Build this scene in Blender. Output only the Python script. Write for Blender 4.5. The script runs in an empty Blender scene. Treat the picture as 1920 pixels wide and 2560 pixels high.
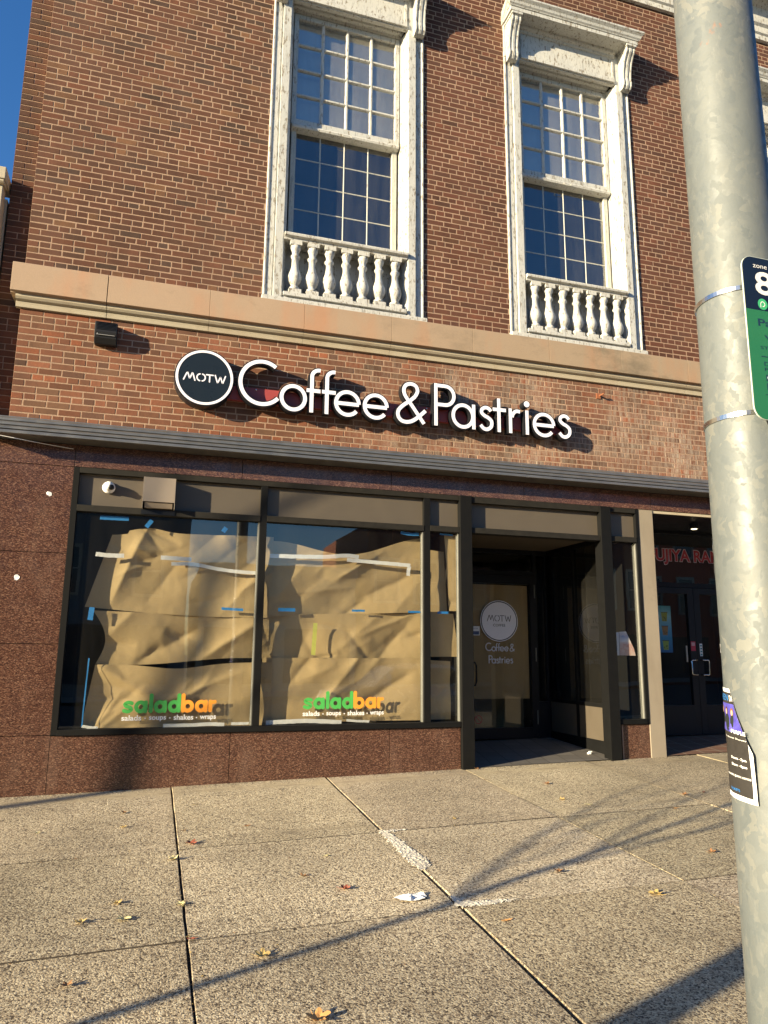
import bpy, math, random
from mathutils import Vector, Matrix, noise
R = math.radians
random.seed(7)
sc = bpy.context.scene
COL = sc.collection

# ------------------------------------------------------------------ camera, sky, sun, exposure
cam_d = bpy.data.cameras.new("camera"); cam = bpy.data.objects.new("camera", cam_d); COL.objects.link(cam)
cam_d.sensor_fit = 'VERTICAL'; cam_d.sensor_height = 36.0; cam_d.lens = 36.0 * 1850.0 / 2560.0
cam_d.clip_start = 0.05; cam_d.clip_end = 3000
yaw, pitch, roll = R(17.1306), R(10.8058), R(0.5124)
fwd = Vector((math.sin(yaw)*math.cos(pitch), math.cos(yaw)*math.cos(pitch), math.sin(pitch)))
rt = Vector((math.cos(yaw), -math.sin(yaw), 0)); up = rt.cross(fwd)
r2 = rt*math.cos(roll) + up*math.sin(roll); u2 = -rt*math.sin(roll) + up*math.cos(roll)
M = Matrix((r2, u2, -fwd)).transposed().to_4x4(); M.translation = Vector((0, -7.65, 1.6))
cam.matrix_world = M
sc.camera = cam

SUN_AZ, SUN_EL = R(68.7), R(13.0)          # azimuth from the wall's outward normal towards the left
world = bpy.data.worlds.new("World"); sc.world = world; world.use_nodes = True
nt = world.node_tree; bg = nt.nodes['Background']
sky = nt.nodes.new('ShaderNodeTexSky'); sky.sky_type = 'NISHITA'; sky.sun_disc = False
sky.sun_elevation = SUN_EL; sky.sun_rotation = math.atan2(-math.sin(SUN_AZ), -math.cos(SUN_AZ)) % (2*math.pi)
sky.air_density = 1.0; sky.dust_density = 0.4; sky.ozone_density = 3.0; sky.altitude = 100
hs = nt.nodes.new('ShaderNodeHueSaturation'); hs.inputs['Saturation'].default_value = 1.22; hs.inputs['Hue'].default_value = .508; hs.inputs['Value'].default_value = 1.12
nt.links.new(sky.outputs[0], hs.inputs['Color']); nt.links.new(hs.outputs[0], bg.inputs[0]); bg.inputs[1].default_value = 0.072
sun_d = bpy.data.lights.new("sun", 'SUN'); sun_d.energy = 5.0; sun_d.angle = R(0.55); sun_d.color = (1.0, 0.84, 0.56)
sun = bpy.data.objects.new("sun", sun_d); COL.objects.link(sun)
sdir = Vector((-math.sin(SUN_AZ)*math.cos(SUN_EL), -math.cos(SUN_AZ)*math.cos(SUN_EL), math.sin(SUN_EL)))
sun.rotation_euler = sdir.to_track_quat('Z', 'Y').to_euler(); sun.location = sdir*40
sc.view_settings.view_transform = 'Standard'; sc.view_settings.look = 'None'
sc.view_settings.exposure = 1.58; sc.view_settings.gamma = 1.0
try:
    sc.cycles.use_denoising = True; sc.cycles.max_bounces = 8; sc.cycles.transparent_max_bounces = 16
    sc.cycles.sample_clamp_indirect = 6
except Exception: pass

# ------------------------------------------------------------------ helpers
class MB:
    def __init__(s): s.v = []; s.f = []; s.m = []; s.c = []
    def add(s, vs, fs, m=0, col=None):
        o = len(s.v); s.v += [tuple(p) for p in vs]
        s.f += [tuple(i+o for i in f) for f in fs]; s.m += [m]*len(fs)
        s.c += [col or (1, 1, 1)]*len(vs)
        return s
    def box(s, x0, x1, y0, y1, z0, z1, m=0, col=None):
        return s.add([(x0,y0,z0),(x1,y0,z0),(x1,y1,z0),(x0,y1,z0),(x0,y0,z1),(x1,y0,z1),(x1,y1,z1),(x0,y1,z1)],
              [(0,3,2,1),(4,5,6,7),(0,1,5,4),(1,2,6,5),(2,3,7,6),(3,0,4,7)], m, col)
    def prism_x(s, prof, x0, x1, m=0):           # prof: (y,z) polygon, extruded along x
        n = len(prof); vs = [(x0,y,z) for y,z in prof] + [(x1,y,z) for y,z in prof]
        fs = [(i,(i+1)%n,(i+1)%n+n,i+n) for i in range(n)] + [tuple(range(n))[::-1], tuple(range(n,2*n))]
        return s.add(vs, fs, m)
    def prism_z(s, prof, z0, z1, m=0):
        n = len(prof); vs = [(x,y,z0) for x,y in prof] + [(x,y,z1) for x,y in prof]
        fs = [(i,(i+1)%n,(i+1)%n+n,i+n) for i in range(n)] + [tuple(range(n))[::-1], tuple(range(n,2*n))]
        return s.add(vs, fs, m)
    def prism_y(s, prof, y0, y1, m=0):           # prof: (x,z)
        n = len(prof); vs = [(x,y0,z) for x,z in prof] + [(x,y1,z) for x,z in prof]
        fs = [(i,(i+1)%n,(i+1)%n+n,i+n) for i in range(n)] + [tuple(range(n))[::-1], tuple(range(n,2*n))]
        return s.add(vs, fs, m)
    def lathe(s, prof, cx, cy, n=20, m=0):       # prof: (r,z)
        vs = []; fs = []
        for r_, z in prof:
            for k in range(n):
                a = 2*math.pi*k/n; vs.append((cx+r_*math.cos(a), cy+r_*math.sin(a), z))
        for j in range(len(prof)-1):
            for k in range(n):
                fs.append((j*n+k, j*n+(k+1)%n, (j+1)*n+(k+1)%n, (j+1)*n+k))
        fs.append(tuple(range(n))[::-1]); fs.append(tuple(range((len(prof)-1)*n, len(prof)*n)))
        return s.add(vs, fs, m)
    def tube(s, pts, rad, n=8, m=0, cap=True):   # rad: number or list
        P = [Vector(p) for p in pts]; rad = rad if isinstance(rad, (list, tuple)) else [rad]*len(P)
        vs = []; fs = []; ref = Vector((0.13, 0.31, 1)).normalized()
        for i, p in enumerate(P):
            d = (P[min(i+1, len(P)-1)] - P[max(i-1, 0)]).normalized()
            if abs(d.dot(ref)) > .95: ref = Vector((1, .2, .1)).normalized()
            a = d.cross(ref).normalized(); b = d.cross(a)
            for k in range(n):
                t = 2*math.pi*k/n; vs.append(p + (a*math.cos(t) + b*math.sin(t))*rad[i])
        for j in range(len(P)-1):
            for k in range(n): fs.append((j*n+k, j*n+(k+1)%n, (j+1)*n+(k+1)%n, (j+1)*n+k))
        if cap: fs += [tuple(range(n))[::-1], tuple(range((len(P)-1)*n, len(P)*n))]
        return s.add(vs, fs, m)
    def ribbon(s, pts, w, y0, y1=None, closed=False, m=0, rc=False):  # stroke in the xz plane, front y0, back y1
        P = [Vector((p[0], p[1])) for p in pts]; n = len(P); L = []; Rr = []
        for i in range(n):
            if closed: a, b = P[i-1], P[(i+1) % n]
            else: a, b = P[max(i-1, 0)], P[min(i+1, n-1)]
            d1 = (P[i]-a); d2 = (b-P[i])
            if d1.length < 1e-9: d1 = d2
            if d2.length < 1e-9: d2 = d1
            d1.normalize(); d2.normalize(); t = (d1+d2)
            if t.length < 1e-6: t = d1
            t.normalize(); nn = Vector((-t.y, t.x)); k = max(.35, nn.dot(Vector((-d1.y, d1.x))))
            L.append(P[i]+nn*w/2/k); Rr.append(P[i]-nn*w/2/k)
        def q(A):
            k = len(A); f = []
            return f
        vs = [(p.x, y0, p.y) for p in L] + [(p.x, y0, p.y) for p in Rr]
        rng = range(n if closed else n-1)
        fs = [(i, (i+1) % n, (i+1) % n + n, i+n) for i in rng]
        if y1 is not None:
            vs += [(p.x, y1, p.y) for p in L] + [(p.x, y1, p.y) for p in Rr]
            fs += [(i, i+2*n, (i+1) % n+2*n, (i+1) % n) for i in rng]
            fs += [(i+n, (i+1) % n+n, (i+1) % n+3*n, i+3*n) for i in rng]
            fs += [(i+2*n, i+3*n, (i+1) % n+3*n, (i+1) % n+2*n) for i in rng]
            if not closed: fs += [(0, n, 3*n, 2*n), (n-1, 3*n-1, 4*n-1, 2*n-1)]
        s.add(vs, fs, m)
        if rc and not closed:
            for e, o in ((P[0], P[0]-P[1]), (P[-1], P[-1]-P[-2])):
                a0 = math.atan2(o.y, o.x); c = [(e.x+math.cos(a0-math.pi/2+math.pi*k/8)*w/2, e.y+math.sin(a0-math.pi/2+math.pi*k/8)*w/2) for k in range(9)]
                s.add([(x, y0, z) for x, z in c], [tuple(range(9))], m)
        return s
    def disc(s, cx, cz, rx, rz, y0, y1=None, n=48, m=0):
        pr = [(cx+rx*math.cos(2*math.pi*k/n), cz+rz*math.sin(2*math.pi*k/n)) for k in range(n)]
        if y1 is None: return s.add([(x, y0, z) for x, z in pr], [tuple(range(n))], m)
        return s.prism_y(pr, y0, y1, m)
    def build(s, name, mats, parent=None, smooth=False, bevel=0, color=False):
        me = bpy.data.meshes.new(name); me.from_pydata(s.v, [], s.f)
        if not isinstance(mats, (list, tuple)): mats = [mats]
        for mt in mats: me.materials.append(mt)
        me.polygons.foreach_set('material_index', s.m)
        if smooth: me.polygons.foreach_set('use_smooth', [True]*len(s.f))
        if color:
            at = me.color_attributes.new('Col', 'FLOAT_COLOR', 'POINT')
            at.data.foreach_set('color', [k for c in s.c for k in (c[0], c[1], c[2], 1.0)])
        me.update()
        o = bpy.data.objects.new(name, me); COL.objects.link(o)
        if parent:
            o.parent = parent; w = Vector((0, 0, 0)); p = parent
            while p: w += p.location; p = p.parent
            o.location = -w
        if bevel:
            b = o.modifiers.new('bevel', 'BEVEL'); b.width = bevel; b.segments = 2; b.limit_method = 'ANGLE'; b.angle_limit = R(40)
        return o
def norm(o):
    import bmesh
    bm = bmesh.new(); bm.from_mesh(o.data); bmesh.ops.recalc_face_normals(bm, faces=bm.faces); bm.to_mesh(o.data); bm.free(); return o
def thing(name, label, cat, loc=(0, 0, 0), group=None):
    o = bpy.data.objects.new(name, None); o.location = loc; o.empty_display_size = .1; COL.objects.link(o)
    o['label'] = label; o['category'] = cat
    if group: o['group'] = group
    return o
def tag(o, label, cat, group=None):
    o['label'] = label; o['category'] = cat
    if group: o['group'] = group
    return o
def struct(o): o['kind'] = 'structure'; return o
def cp(o, loc=None):                       # copy of a thing with its parts and sub-parts
    c = o.copy(); COL.objects.link(c)
    if loc is not None: c.location = loc
    for ch in o.children:
        d = ch.copy(); COL.objects.link(d); d.parent = c
        for g in ch.children:
            e = g.copy(); COL.objects.link(e); e.parent = d
    return c
def arc(cx, cz, rx, rz, a0, a1, n=28): return [(cx+rx*math.cos(R(a0+(a1-a0)*k/n)), cz+rz*math.sin(R(a0+(a1-a0)*k/n))) for k in range(n+1)]
def spline(pts, n=6):
    P = [Vector(p) for p in pts]; out = []
    for i in range(len(P)-1):
        p0, p1, p2, p3 = P[max(i-1, 0)], P[i], P[i+1], P[min(i+2, len(P)-1)]
        for k in range(n):
            t = k/n; out.append(.5*((2*p1)+(p2-p0)*t+(2*p0-5*p1+4*p2-p3)*t*t+(3*p1-p0-3*p2+p3)*t**3))
    out.append(P[-1]); return [tuple(p) for p in out]
def text_mb(txt, x0, x1, z0, y, m=0, height=None, bold=0.0, mb=None, depth=0, M4=None):
    cu = bpy.data.curves.new('t', 'FONT'); cu.body = txt; cu.size = 1; cu.offset = bold; cu.fill_mode = 'FRONT' if not depth else 'BOTH'
    cu.resolution_u = 4
    o = bpy.data.objects.new('t', cu); COL.objects.link(o); bpy.context.view_layer.update()
    me = bpy.data.meshes.new_from_object(o.evaluated_get(bpy.context.evaluated_depsgraph_get()))
    vs = [v.co.copy() for v in me.vertices]; fs = [tuple(p.vertices) for p in me.polygons]
    a0 = min(v.x for v in vs); a1 = max(v.x for v in vs); b0 = min(v.y for v in vs); b1 = max(v.y for v in vs)
    sx = (x1-x0)/(a1-a0); sz = (height/(b1-b0)) if height else sx
    mb = mb or MB(); mb.add([(x0+(v.x-a0)*sx, y, z0+(v.y-b0)*sz) for v in vs], fs, m)
    bpy.data.objects.remove(o); bpy.data.meshes.remove(me); bpy.data.curves.remove(cu)
    return mb

# ------------------------------------------------------------------ materials
class NT:
    def __init__(s, name):
        s.mat = bpy.data.materials.new(name); s.mat.use_nodes = True; s.t = s.mat.node_tree
        s.b = s.t.nodes['Principled BSDF']; s._co = None
    def n(s, ty, **kw):
        nd = s.t.nodes.new(ty)
        for k, v in kw.items(): setattr(nd, k, v)
        return nd
    def l(s, a, b): s.t.links.new(a, b)
    def co(s, scale=(1, 1, 1)):
        if not s._co: s._co = s.n('ShaderNodeTexCoord').outputs['Object']
        if scale == (1, 1, 1): return s._co
        mp = s.n('ShaderNodeMapping'); mp.inputs['Scale'].default_value = scale; s.l(s._co, mp.inputs[0]); return mp.outputs[0]
    def noise(s, sc_, det=4, rough=.55, scale=(1, 1, 1), dist=0):
        n = s.n('ShaderNodeTexNoise'); n.inputs['Scale'].default_value = sc_; n.inputs['Detail'].default_value = det
        n.inputs['Roughness'].default_value = rough; n.inputs['Distortion'].default_value = dist; s.l(s.co(scale), n.inputs['Vector']); return n.outputs[0]
    def vor(s, sc_, feature='F1', scale=(1, 1, 1), out=0):
        n = s.n('ShaderNodeTexVoronoi', feature=feature); n.inputs['Scale'].default_value = sc_; s.l(s.co(scale), n.inputs['Vector']); return n.outputs[out]
    def ramp(s, fac, stops):
        r = s.n('ShaderNodeValToRGB'); e = r.color_ramp.elements
        while len(e) < len(stops): e.new(.5)
        for el, (p, c) in zip(e, stops):
            el.position = p; el.color = (*(c if isinstance(c, (tuple, list)) else (c, c, c)), 1)
        s.l(fac, r.inputs[0]); return r.outputs[0]
    def mix(s, fac, a, b, mode='MIX'):
        m = s.n('ShaderNodeMix', data_type='RGBA', blend_type=mode)
        for inp, v in ((m.inputs[0], fac), (m.inputs[6], a), (m.inputs[7], b)):
            if isinstance(v, (int, float)): inp.default_value = v
            elif isinstance(v, (tuple, list)): inp.default_value = (*v, 1)
            else: s.l(v, inp)
        return m.outputs[2]
    def math(s, op, a, b=0.0, c=None):
        m = s.n('ShaderNodeMath', operation=op)
        for i, v in enumerate((a, b) + ((c,) if c is not None else ())):
            if isinstance(v, (int, float)): m.inputs[i].default_value = v
            else: s.l(v, m.inputs[i])
        return m.outputs[0]
    def set(s, col=None, rough=None, metal=None, spec=None, trans=None):
        for k, v in (('Base Color', col), ('Roughness', rough), ('Metallic', metal), ('Specular IOR Level', spec)):
            if v is None: continue
            if isinstance(v, (int, float)): s.b.inputs[k].default_value = v
            elif isinstance(v, (tuple, list)): s.b.inputs[k].default_value = (*v, 1)
            else: s.l(v, s.b.inputs[k])
        return s
    def bump(s, h, strength=.5, dist=.01):
        b = s.n('ShaderNodeBump'); b.inputs['Strength'].default_value = strength; b.inputs['Distance'].default_value = dist
        s.l(h, b.inputs['Height']); s.l(b.outputs[0], s.b.inputs['Normal']); return s

def m_plain(name, col, rough=.6, metal=0, var=.12, ns=8, bump=0.0):
    t = NT(name); n = t.noise(ns, 5)
    c = t.mix(n, tuple(k*(1-var) for k in col), tuple(min(1, k*(1+var)) for k in col))
    if max(col) < .05: t.b.inputs['Specular IOR Level'].default_value = .2
    t.set(c, t.ramp(n, [(0.2, max(.02, rough-.08)), (.8, min(1, rough+.08))]), metal)
    if bump: t.bump(t.noise(ns*6, 4), bump, .004)
    return t.mat
def m_brick(name):
    t = NT(name); a = t.n('ShaderNodeVertexColor', layer_name='Col').outputs[0]
    n1 = t.noise(22, 6, .65); n2 = t.noise(170, 3, .6); st = t.noise(3.0, 4, .6, scale=(1, 1, .35))
    c = t.mix(t.ramp(n1, [(.3, 0), (.75, 1)]), a, (.10, .055, .035)); c = t.mix(.45, a, c)
    c = t.mix(t.ramp(n2, [(.35, .0), (.8, .16)]), c, (.26, .14, .085))
    # pale lime bloom washed down the low wall right of the middle
    sep = t.n('ShaderNodeSeparateXYZ'); t.l(t.co(), sep.inputs[0])
    mr = t.n('ShaderNodeMapRange'); t.l(sep.outputs[0], mr.inputs[0]); mr.inputs[1].default_value = 1.5; mr.inputs[2].default_value = 3.2
    mz = t.n('ShaderNodeMapRange'); t.l(sep.outputs[2], mz.inputs[0]); mz.inputs[1].default_value = 5.0; mz.inputs[2].default_value = 4.97
    drip = t.ramp(t.noise(9, 6, .7, scale=(3, 1, .5)), [(.40, 0), (.62, .9)])
    big = t.ramp(t.noise(1.3, 3), [(.35, .15), (.65, 1)])
    k = t.math('MULTIPLY', t.math('MULTIPLY', drip, big), t.math('MULTIPLY', mr.outputs[0], mz.outputs[0]))
    c = t.mix(k, c, (.40, .33, .26))
    c = t.mix(t.ramp(st, [(.4, 0), (.75, .28)]), c, (.06, .04, .035))
    soot = t.ramp(t.noise(.9, 6, .65, scale=(1.5, 1, .5)), [(.38, .72), (.62, 1.08)]); c = t.mix(1.0, c, soot, 'MULTIPLY')
    t.set(c, .88, 0, .25); t.bump(t.mix(.5, n1, n2), .55, .006); return t.mat
def m_mortar():
    t = NT('mortar'); n = t.noise(60, 5, .7); n2 = t.noise(1.2, 3)
    t.set(t.mix(1.0, t.mix(n, (.27, .18, .125), (.42, .29, .205)), t.ramp(n2, [(.3, .78), (.7, 1.1)]), 'MULTIPLY'), .95, 0, .1); t.bump(n, .8, .006); return t.mat
def m_stone(name, a, b, stain, rough=.8):
    t = NT(name); n = t.noise(1.7, 5, .6); g = t.noise(90, 4, .7); s1 = t.noise(1.1, 4, .6, scale=(1.6, 1, .5))
    c = t.mix(n, a, b); c = t.mix(t.ramp(g, [(.3, 0), (.8, .4)]), c, tuple(k*.62 for k in a))
    c = t.mix(t.ramp(s1, [(.52, 0), (.72, .6)]), c, stain)
    dk = t.ramp(t.noise(2.3, 6, .7, scale=(.7, 1, 1)), [(.60, 0), (.8, .5)]); c = t.mix(dk, c, (.10, .085, .06))
    if name.startswith('band'):
        sx = t.n('ShaderNodeSeparateXYZ'); t.l(t.co(), sx.inputs[0])
        q = t.ramp(t.math('MULTIPLY', sx.outputs[0], .14), [(.05, 0), (.75, .75)])
        c = t.mix(q, c, t.mix(1.0, c, (.80, .86, .84), 'MULTIPLY'))
        d2 = t.math('MULTIPLY', t.ramp(t.noise(1.5, 6, .65, scale=(.8, 1, 1.4)), [(.50, 0), (.64, .75)]), q); c = t.mix(d2, c, (.085, .075, .055))
    t.set(c, rough, 0, .3); t.bump(g, .35, .004); return t.mat
def m_granite():
    t = NT('red_granite')
    v = t.n('ShaderNodeTexVoronoi'); v.inputs['Scale'].default_value = 120; t.l(t.co((.75, 1, 1.7)), v.inputs['Vector'])
    sep = t.n('ShaderNodeSeparateColor'); t.l(v.outputs['Color'], sep.inputs[0])
    c = t.ramp(sep.outputs[0], [(0, (.030, .017, .014)), (.3, (.060, .031, .024)), (.6, (.10, .053, .039)), (.85, (.17, .095, .065)), (1, (.27, .18, .13))])
    n = t.noise(2.2, 4); c = t.mix(t.ramp(n, [(.3, 0), (.8, .45)]), c, (.045, .023, .018))
    n3 = t.noise(140, 3, .6); c = t.mix(t.ramp(n3, [(.62, 0), (.78, .5)]), c, (.42, .28, .2))
    c = t.mix(1.0, c, (.86, .76, .72), 'MULTIPLY'); st_ = t.ramp(t.noise(2.4, 6, .7, scale=(1.4, 1, .45)), [(.52, 0), (.8, .35)]); c = t.mix(st_, c, (.20, .13, .10))
    t.set(c, t.ramp(t.noise(6, 5), [(.3, .14), (.8, .34)]), 0, .5); t.bump(n3, .05, .002); return t.mat
def m_paint(name, base=(.47, .47, .445), wood=(.17, .145, .115), peel=.62):
    t = NT(name); n = t.noise(34, 8, .70, scale=(1, 1, .33)); n2 = t.noise(5, 4)
    mask = t.ramp(n, [(peel, 0), (peel+.012, 1)])
    c = t.mix(t.ramp(n2, [(.3, 0), (.8, .5)]), base, tuple(k*.80 for k in base))
    fine = t.ramp(t.noise(75, 6, .75, scale=(1, 1, .3)), [(.55, 0), (.64, .6)]); c = t.mix(fine, c, tuple(k*.55 for k in base))
    ck = t.ramp(t.noise(30, 5, .7, scale=(2.2, 1, .10)), [(.60, 0), (.625, .85)]); c = t.mix(ck, c, tuple(k*.33 for k in base))
    c = t.mix(mask, c, t.mix(t.noise(60, 3), wood, (.28, .25, .20)))
    h = t.math('SUBTRACT', t.math('MULTIPLY', n2, .2), t.math('ADD', mask, t.math('MULTIPLY', fine, .5)))
    t.set(c, .6, 0, .35); t.bump(h, .6, .004); return t.mat
def m_glass(name, tint=(.9, .93, .95), refl=1.0, rough=0.0, dust=.04, ior=1.5):
    t = NT(name); nt_ = t.t; out = nt_.nodes['Material Output']; nt_.nodes.remove(t.b)
    fr = t.n('ShaderNodeFresnel'); geo = t.n('ShaderNodeNewGeometry')
    t.l(t.math('ADD', t.math('MULTIPLY', geo.outputs['Backfacing'], 1/ior-ior), ior), fr.inputs[0])   # same reflectance from both sides
    tr = t.n('ShaderNodeBsdfTransparent'); tr.inputs[0].default_value = (*tint, 1)
    gl = t.n('ShaderNodeBsdfGlossy'); gl.inputs['Roughness'].default_value = rough; gl.inputs['Color'].default_value = (1, 1, 1, 1)
    di = t.n('ShaderNodeBsdfDiffuse'); di.inputs[0].default_value = (.55, .52, .45, 1)
    m1 = t.n('ShaderNodeMixShader'); m2 = t.n('ShaderNodeMixShader')
    dn = t.ramp(t.noise(3, 6, .7, scale=(3, 1, .4)), [(.15 if dust > .3 else .35, dust*.2), (.9, dust)])
    t.l(dn, m1.inputs[0]); t.l(tr.outputs[0], m1.inputs[1]); t.l(di.outputs[0], m1.inputs[2])
    f = t.math('MINIMUM', t.math('MULTIPLY', fr.outputs[0], refl), 1.0)
    t.l(f, m2.inputs[0]); t.l(m1.outputs[0], m2.inputs[1]); t.l(gl.outputs[0], m2.inputs[2]); t.l(m2.outputs[0], out.inputs[0])
    b = t.n('ShaderNodeBump'); b.inputs['Strength'].default_value = .12 if 'sash' in name else .03; b.inputs['Distance'].default_value = .02
    t.l(t.noise(4.5, 3) if 'sash' in name else t.noise(1.7, 2), b.inputs['Height']); t.l(b.outputs[0], gl.inputs['Normal']); return t.mat
def m_kraft():
    t = NT('kraft_paper'); n = t.noise(5, 6, .6); f = t.noise(60, 5, .7, scale=(.5, 1, 3))
    c = t.mix(n, (.40, .285, .14), (.52, .38, .20)); c = t.mix(t.ramp(f, [(.4, 0), (.9, .25)]), c, (.25, .17, .08))
    t.set(c, .75, 0, .2)
    cr = t.vor(9, 'F1'); cr2 = t.noise(14, 7, .7, dist=.8)
    t.bump(t.math('ADD', t.math('MULTIPLY', cr, .3), cr2), .30, .010); return t.mat
def m_galv():
    t = NT('galvanised_steel')
    v = t.n('ShaderNodeTexVoronoi'); v.inputs['Scale'].default_value = 48
    dn = t.n('ShaderNodeTexNoise'); dn.inputs['Scale'].default_value = 9; dn.inputs['Detail'].default_value = 4; t.l(t.co(), dn.inputs['Vector'])
    mx = t.n('ShaderNodeVectorMath', operation='MULTIPLY_ADD'); t.l(dn.outputs[1], mx.inputs[0]); mx.inputs[1].default_value = (.16, .16, .16); t.l(t.co((1, 1, .7)), mx.inputs[2])
    t.l(mx.outputs[0], v.inputs['Vector'])
    sep = t.n('ShaderNodeSeparateColor'); t.l(v.outputs['Color'], sep.inputs[0])
    gate = t.ramp(t.noise(4.5, 5), [(.42, .1), (.62, 1)])
    c0 = t.ramp(t.noise(3.2, 6, .65, scale=(1, 1, .45)), [(.25, (.115, .135, .140)), (.75, (.175, .190, .185))])
    sp = t.ramp(sep.outputs[1], [(.55, 0), (.9, .6)]); c = t.mix(t.math('MULTIPLY', sp, gate), c0, (.235, .235, .205))
    c = t.mix(t.ramp(sep.outputs[0], [(.0, .35), (.3, 0)]), c, (.095, .115, .125))
    c = t.mix(t.ramp(t.noise(30, 6, .75, scale=(1, 1, .4)), [(.58, 0), (.75, .6)]), c, (.29, .29, .265))
    c = t.mix(t.ramp(t.noise(7, 5, .7, scale=(3, 3, .25)), [(.62, 0), (.8, .55)]), c, (.09, .10, .10))
    sz = t.n('ShaderNodeSeparateXYZ'); t.l(t.co(), sz.inputs[0])
    up_ = t.ramp(t.math('MULTIPLY', sz.outputs[2], .2), [(.58, 0), (.66, 1)])
    rust = t.math('MULTIPLY', t.ramp(t.noise(7.5, 5, .6, scale=(1, 1, .55)), [(.66, 0), (.70, .8)]), up_)
    c = t.mix(rust, c, (.38, .13, .04))
    c = t.mix(1.0, c, (.80, .80, .82), 'MULTIPLY'); t.set(c, t.ramp(sep.outputs[2], [(0, .45), (1, .65)]), .10, .4); t.bump(t.noise(34, 5), .2, .004); return t.mat
def m_concrete():
    t = NT('exposed_aggregate_concrete')
    v = t.n('ShaderNodeTexVoronoi'); v.inputs['Scale'].default_value = 105; t.l(t.co(), v.inputs['Vector'])
    sep = t.n('ShaderNodeSeparateColor'); t.l(v.outputs['Color'], sep.inputs[0])
    base = t.mix(t.noise(1.1, 5, .6), (.42, .345, .22), (.53, .445, .295))
    base = t.mix(t.ramp(t.noise(130, 4, .7), [(.35, 0), (.75, .5)]), base, (.24, .19, .13))
    grit = t.noise(95, 3, .62); g2_ = t.noise(48, 4, .6); grit = t.math('ADD', t.math('MULTIPLY', grit, .6), t.math('MULTIPLY', g2_, .4)); pit = t.ramp(grit, [(.435, 1), (.475, 0)])
    peb = t.ramp(sep.outputs[0], [(0, (.24, .185, .125)), (.3, (.41, .335, .225)), (.7, (.57, .485, .335)), (1, (.68, .60, .43))])
    peb = t.mix(pit, peb, (.065, .048, .036))
    sx = t.n('ShaderNodeSeparateXYZ'); t.l(t.co(), sx.inputs[0])
    def edge(o, off, per): return t.math('PINGPONG', t.math('ADD', o, off), per/2)
    ed = t.math('MINIMUM', edge(sx.outputs[0], 30.0-.27, 1.5), edge(sx.outputs[1], 30.2+.24, 1.51))
    mk = t.math('ADD', t.math('MULTIPLY', ed, 1.9), t.math('MULTIPLY', t.noise(2.2, 6, .65), 1.3))
    yw = t.n('ShaderNodeMapRange'); t.l(sx.outputs[1], yw.inputs[0]); yw.inputs[1].default_value = -.1; yw.inputs[2].default_value = -3.0
    mk = t.math('ADD', mk, t.math('MULTIPLY', yw.outputs[0], .55))
    m = t.ramp(mk, [(.62, .10), (1.45, .95)])
    c = t.mix(m, base, peb)
    c = t.mix(t.ramp(t.noise(2.6, 6, .7), [(.52, 0), (.85, .35)]), c, (.15, .12, .09))
    c = t.mix(t.ramp(t.noise(13, 4, .6), [(.69, 0), (.73, .55)]), c, (.09, .07, .055))
    big = t.ramp(t.noise(.8, 5, .6), [(.35, .70), (.65, 1.08)]); c = t.mix(1.0, c, big, 'MULTIPLY')
    c = t.mix(1.0, c, t.n('ShaderNodeVertexColor', layer_name='Col').outputs[0], 'MULTIPLY')
    dirt = t.ramp(ed, [(.0, .55), (.05, 0)]); c = t.mix(t.math('MULTIPLY', dirt, t.ramp(t.noise(7, 4), [(.4, 0), (.7, 1)])), c, (.10, .08, .06))
    c = t.mix(t.ramp(t.noise(1.9, 7, .75, scale=(1, 1.6, 1)), [(.58, 0), (.78, .4)]), c, (.16, .13, .10))
    t.set(c, .85, 0, .25)
    h = t.math('MULTIPLY', t.math('SUBTRACT', t.math('MULTIPLY', grit, 1.6), t.math('MULTIPLY', v.outputs['Distance'], .4)), t.math('ADD', m, .12))
    t.bump(h, .6, .007); return t.mat

BRICK = m_brick('brick'); MORT = m_mortar()
STONE = m_stone('band_limestone', (.395, .285, .20), (.32, .228, .158), (.42, .19, .10))
LIME = m_stone('pale_limestone', (.46, .40, .30), (.38, .33, .24), (.3, .22, .14))
CONCP = m_stone('pilaster_cement', (.30, .255, .195), (.225, .19, .145), (.16, .12, .085))
GRAN = m_granite()
WOODW = m_paint('peeling_white_paint', peel=.575)
WOODB = m_paint('badly_peeling_paint', base=(.50, .495, .465), peel=.575)
SASHW = m_paint('sash_paint', base=(.47, .46, .41), peel=.68)
FRM = m_plain('bronze_black_aluminium', (.0035, .0035, .0035), .7, .0, .3, 14)
FRMW = m_plain('weathered_black_aluminium', (.016, .0145, .012), .7, .0, .45, 20)
FRML = m_plain('pale_metal', (.20, .20, .18), .5, .3)
TAUPE = m_plain('taupe_panel', (.085, .069, .050), .55, .0, .08, 5)
METC = m_plain('weathered_grey_metal', (.20, .195, .185), .38, .65, .35, 7)
DARK = m_plain('dark_interior', (.02, .018, .016), .9)
DARKW = m_plain('dark_interior_wall', (.045, .038, .03), .9)
BLACK = m_plain('black_paint', (.012, .013, .016), .35)
NAVY = m_plain('navy_black_face', (.012, .018, .026), .3, 0, .1)
ACRY = m_plain('white_acrylic', (.80, .78, .86), .35, 0, .02)
REDR = m_plain('dark_red_paint', (.30, .05, .045), .5)
WHITE = m_plain('white_vinyl', (.78, .77, .76), .5, 0, .03)
GREEN = m_plain('green_vinyl', (.06, .36, .07), .5, 0, .05)
ORNG = m_plain('orange_vinyl', (.75, .28, .03), .5, 0, .05)
BLUET = m_plain('blue_tape', (.02, .22, .55), .7, 0, .1)
WTAPE = m_plain('white_tape', (.72, .70, .66), .7, 0, .08, 20, .3)
YTAPE = m_plain('yellow_tape', (.55, .55, .12), .7, 0, .08)
KRAFT = m_kraft(); GALV = m_galv(); CONC = m_concrete()
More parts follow.
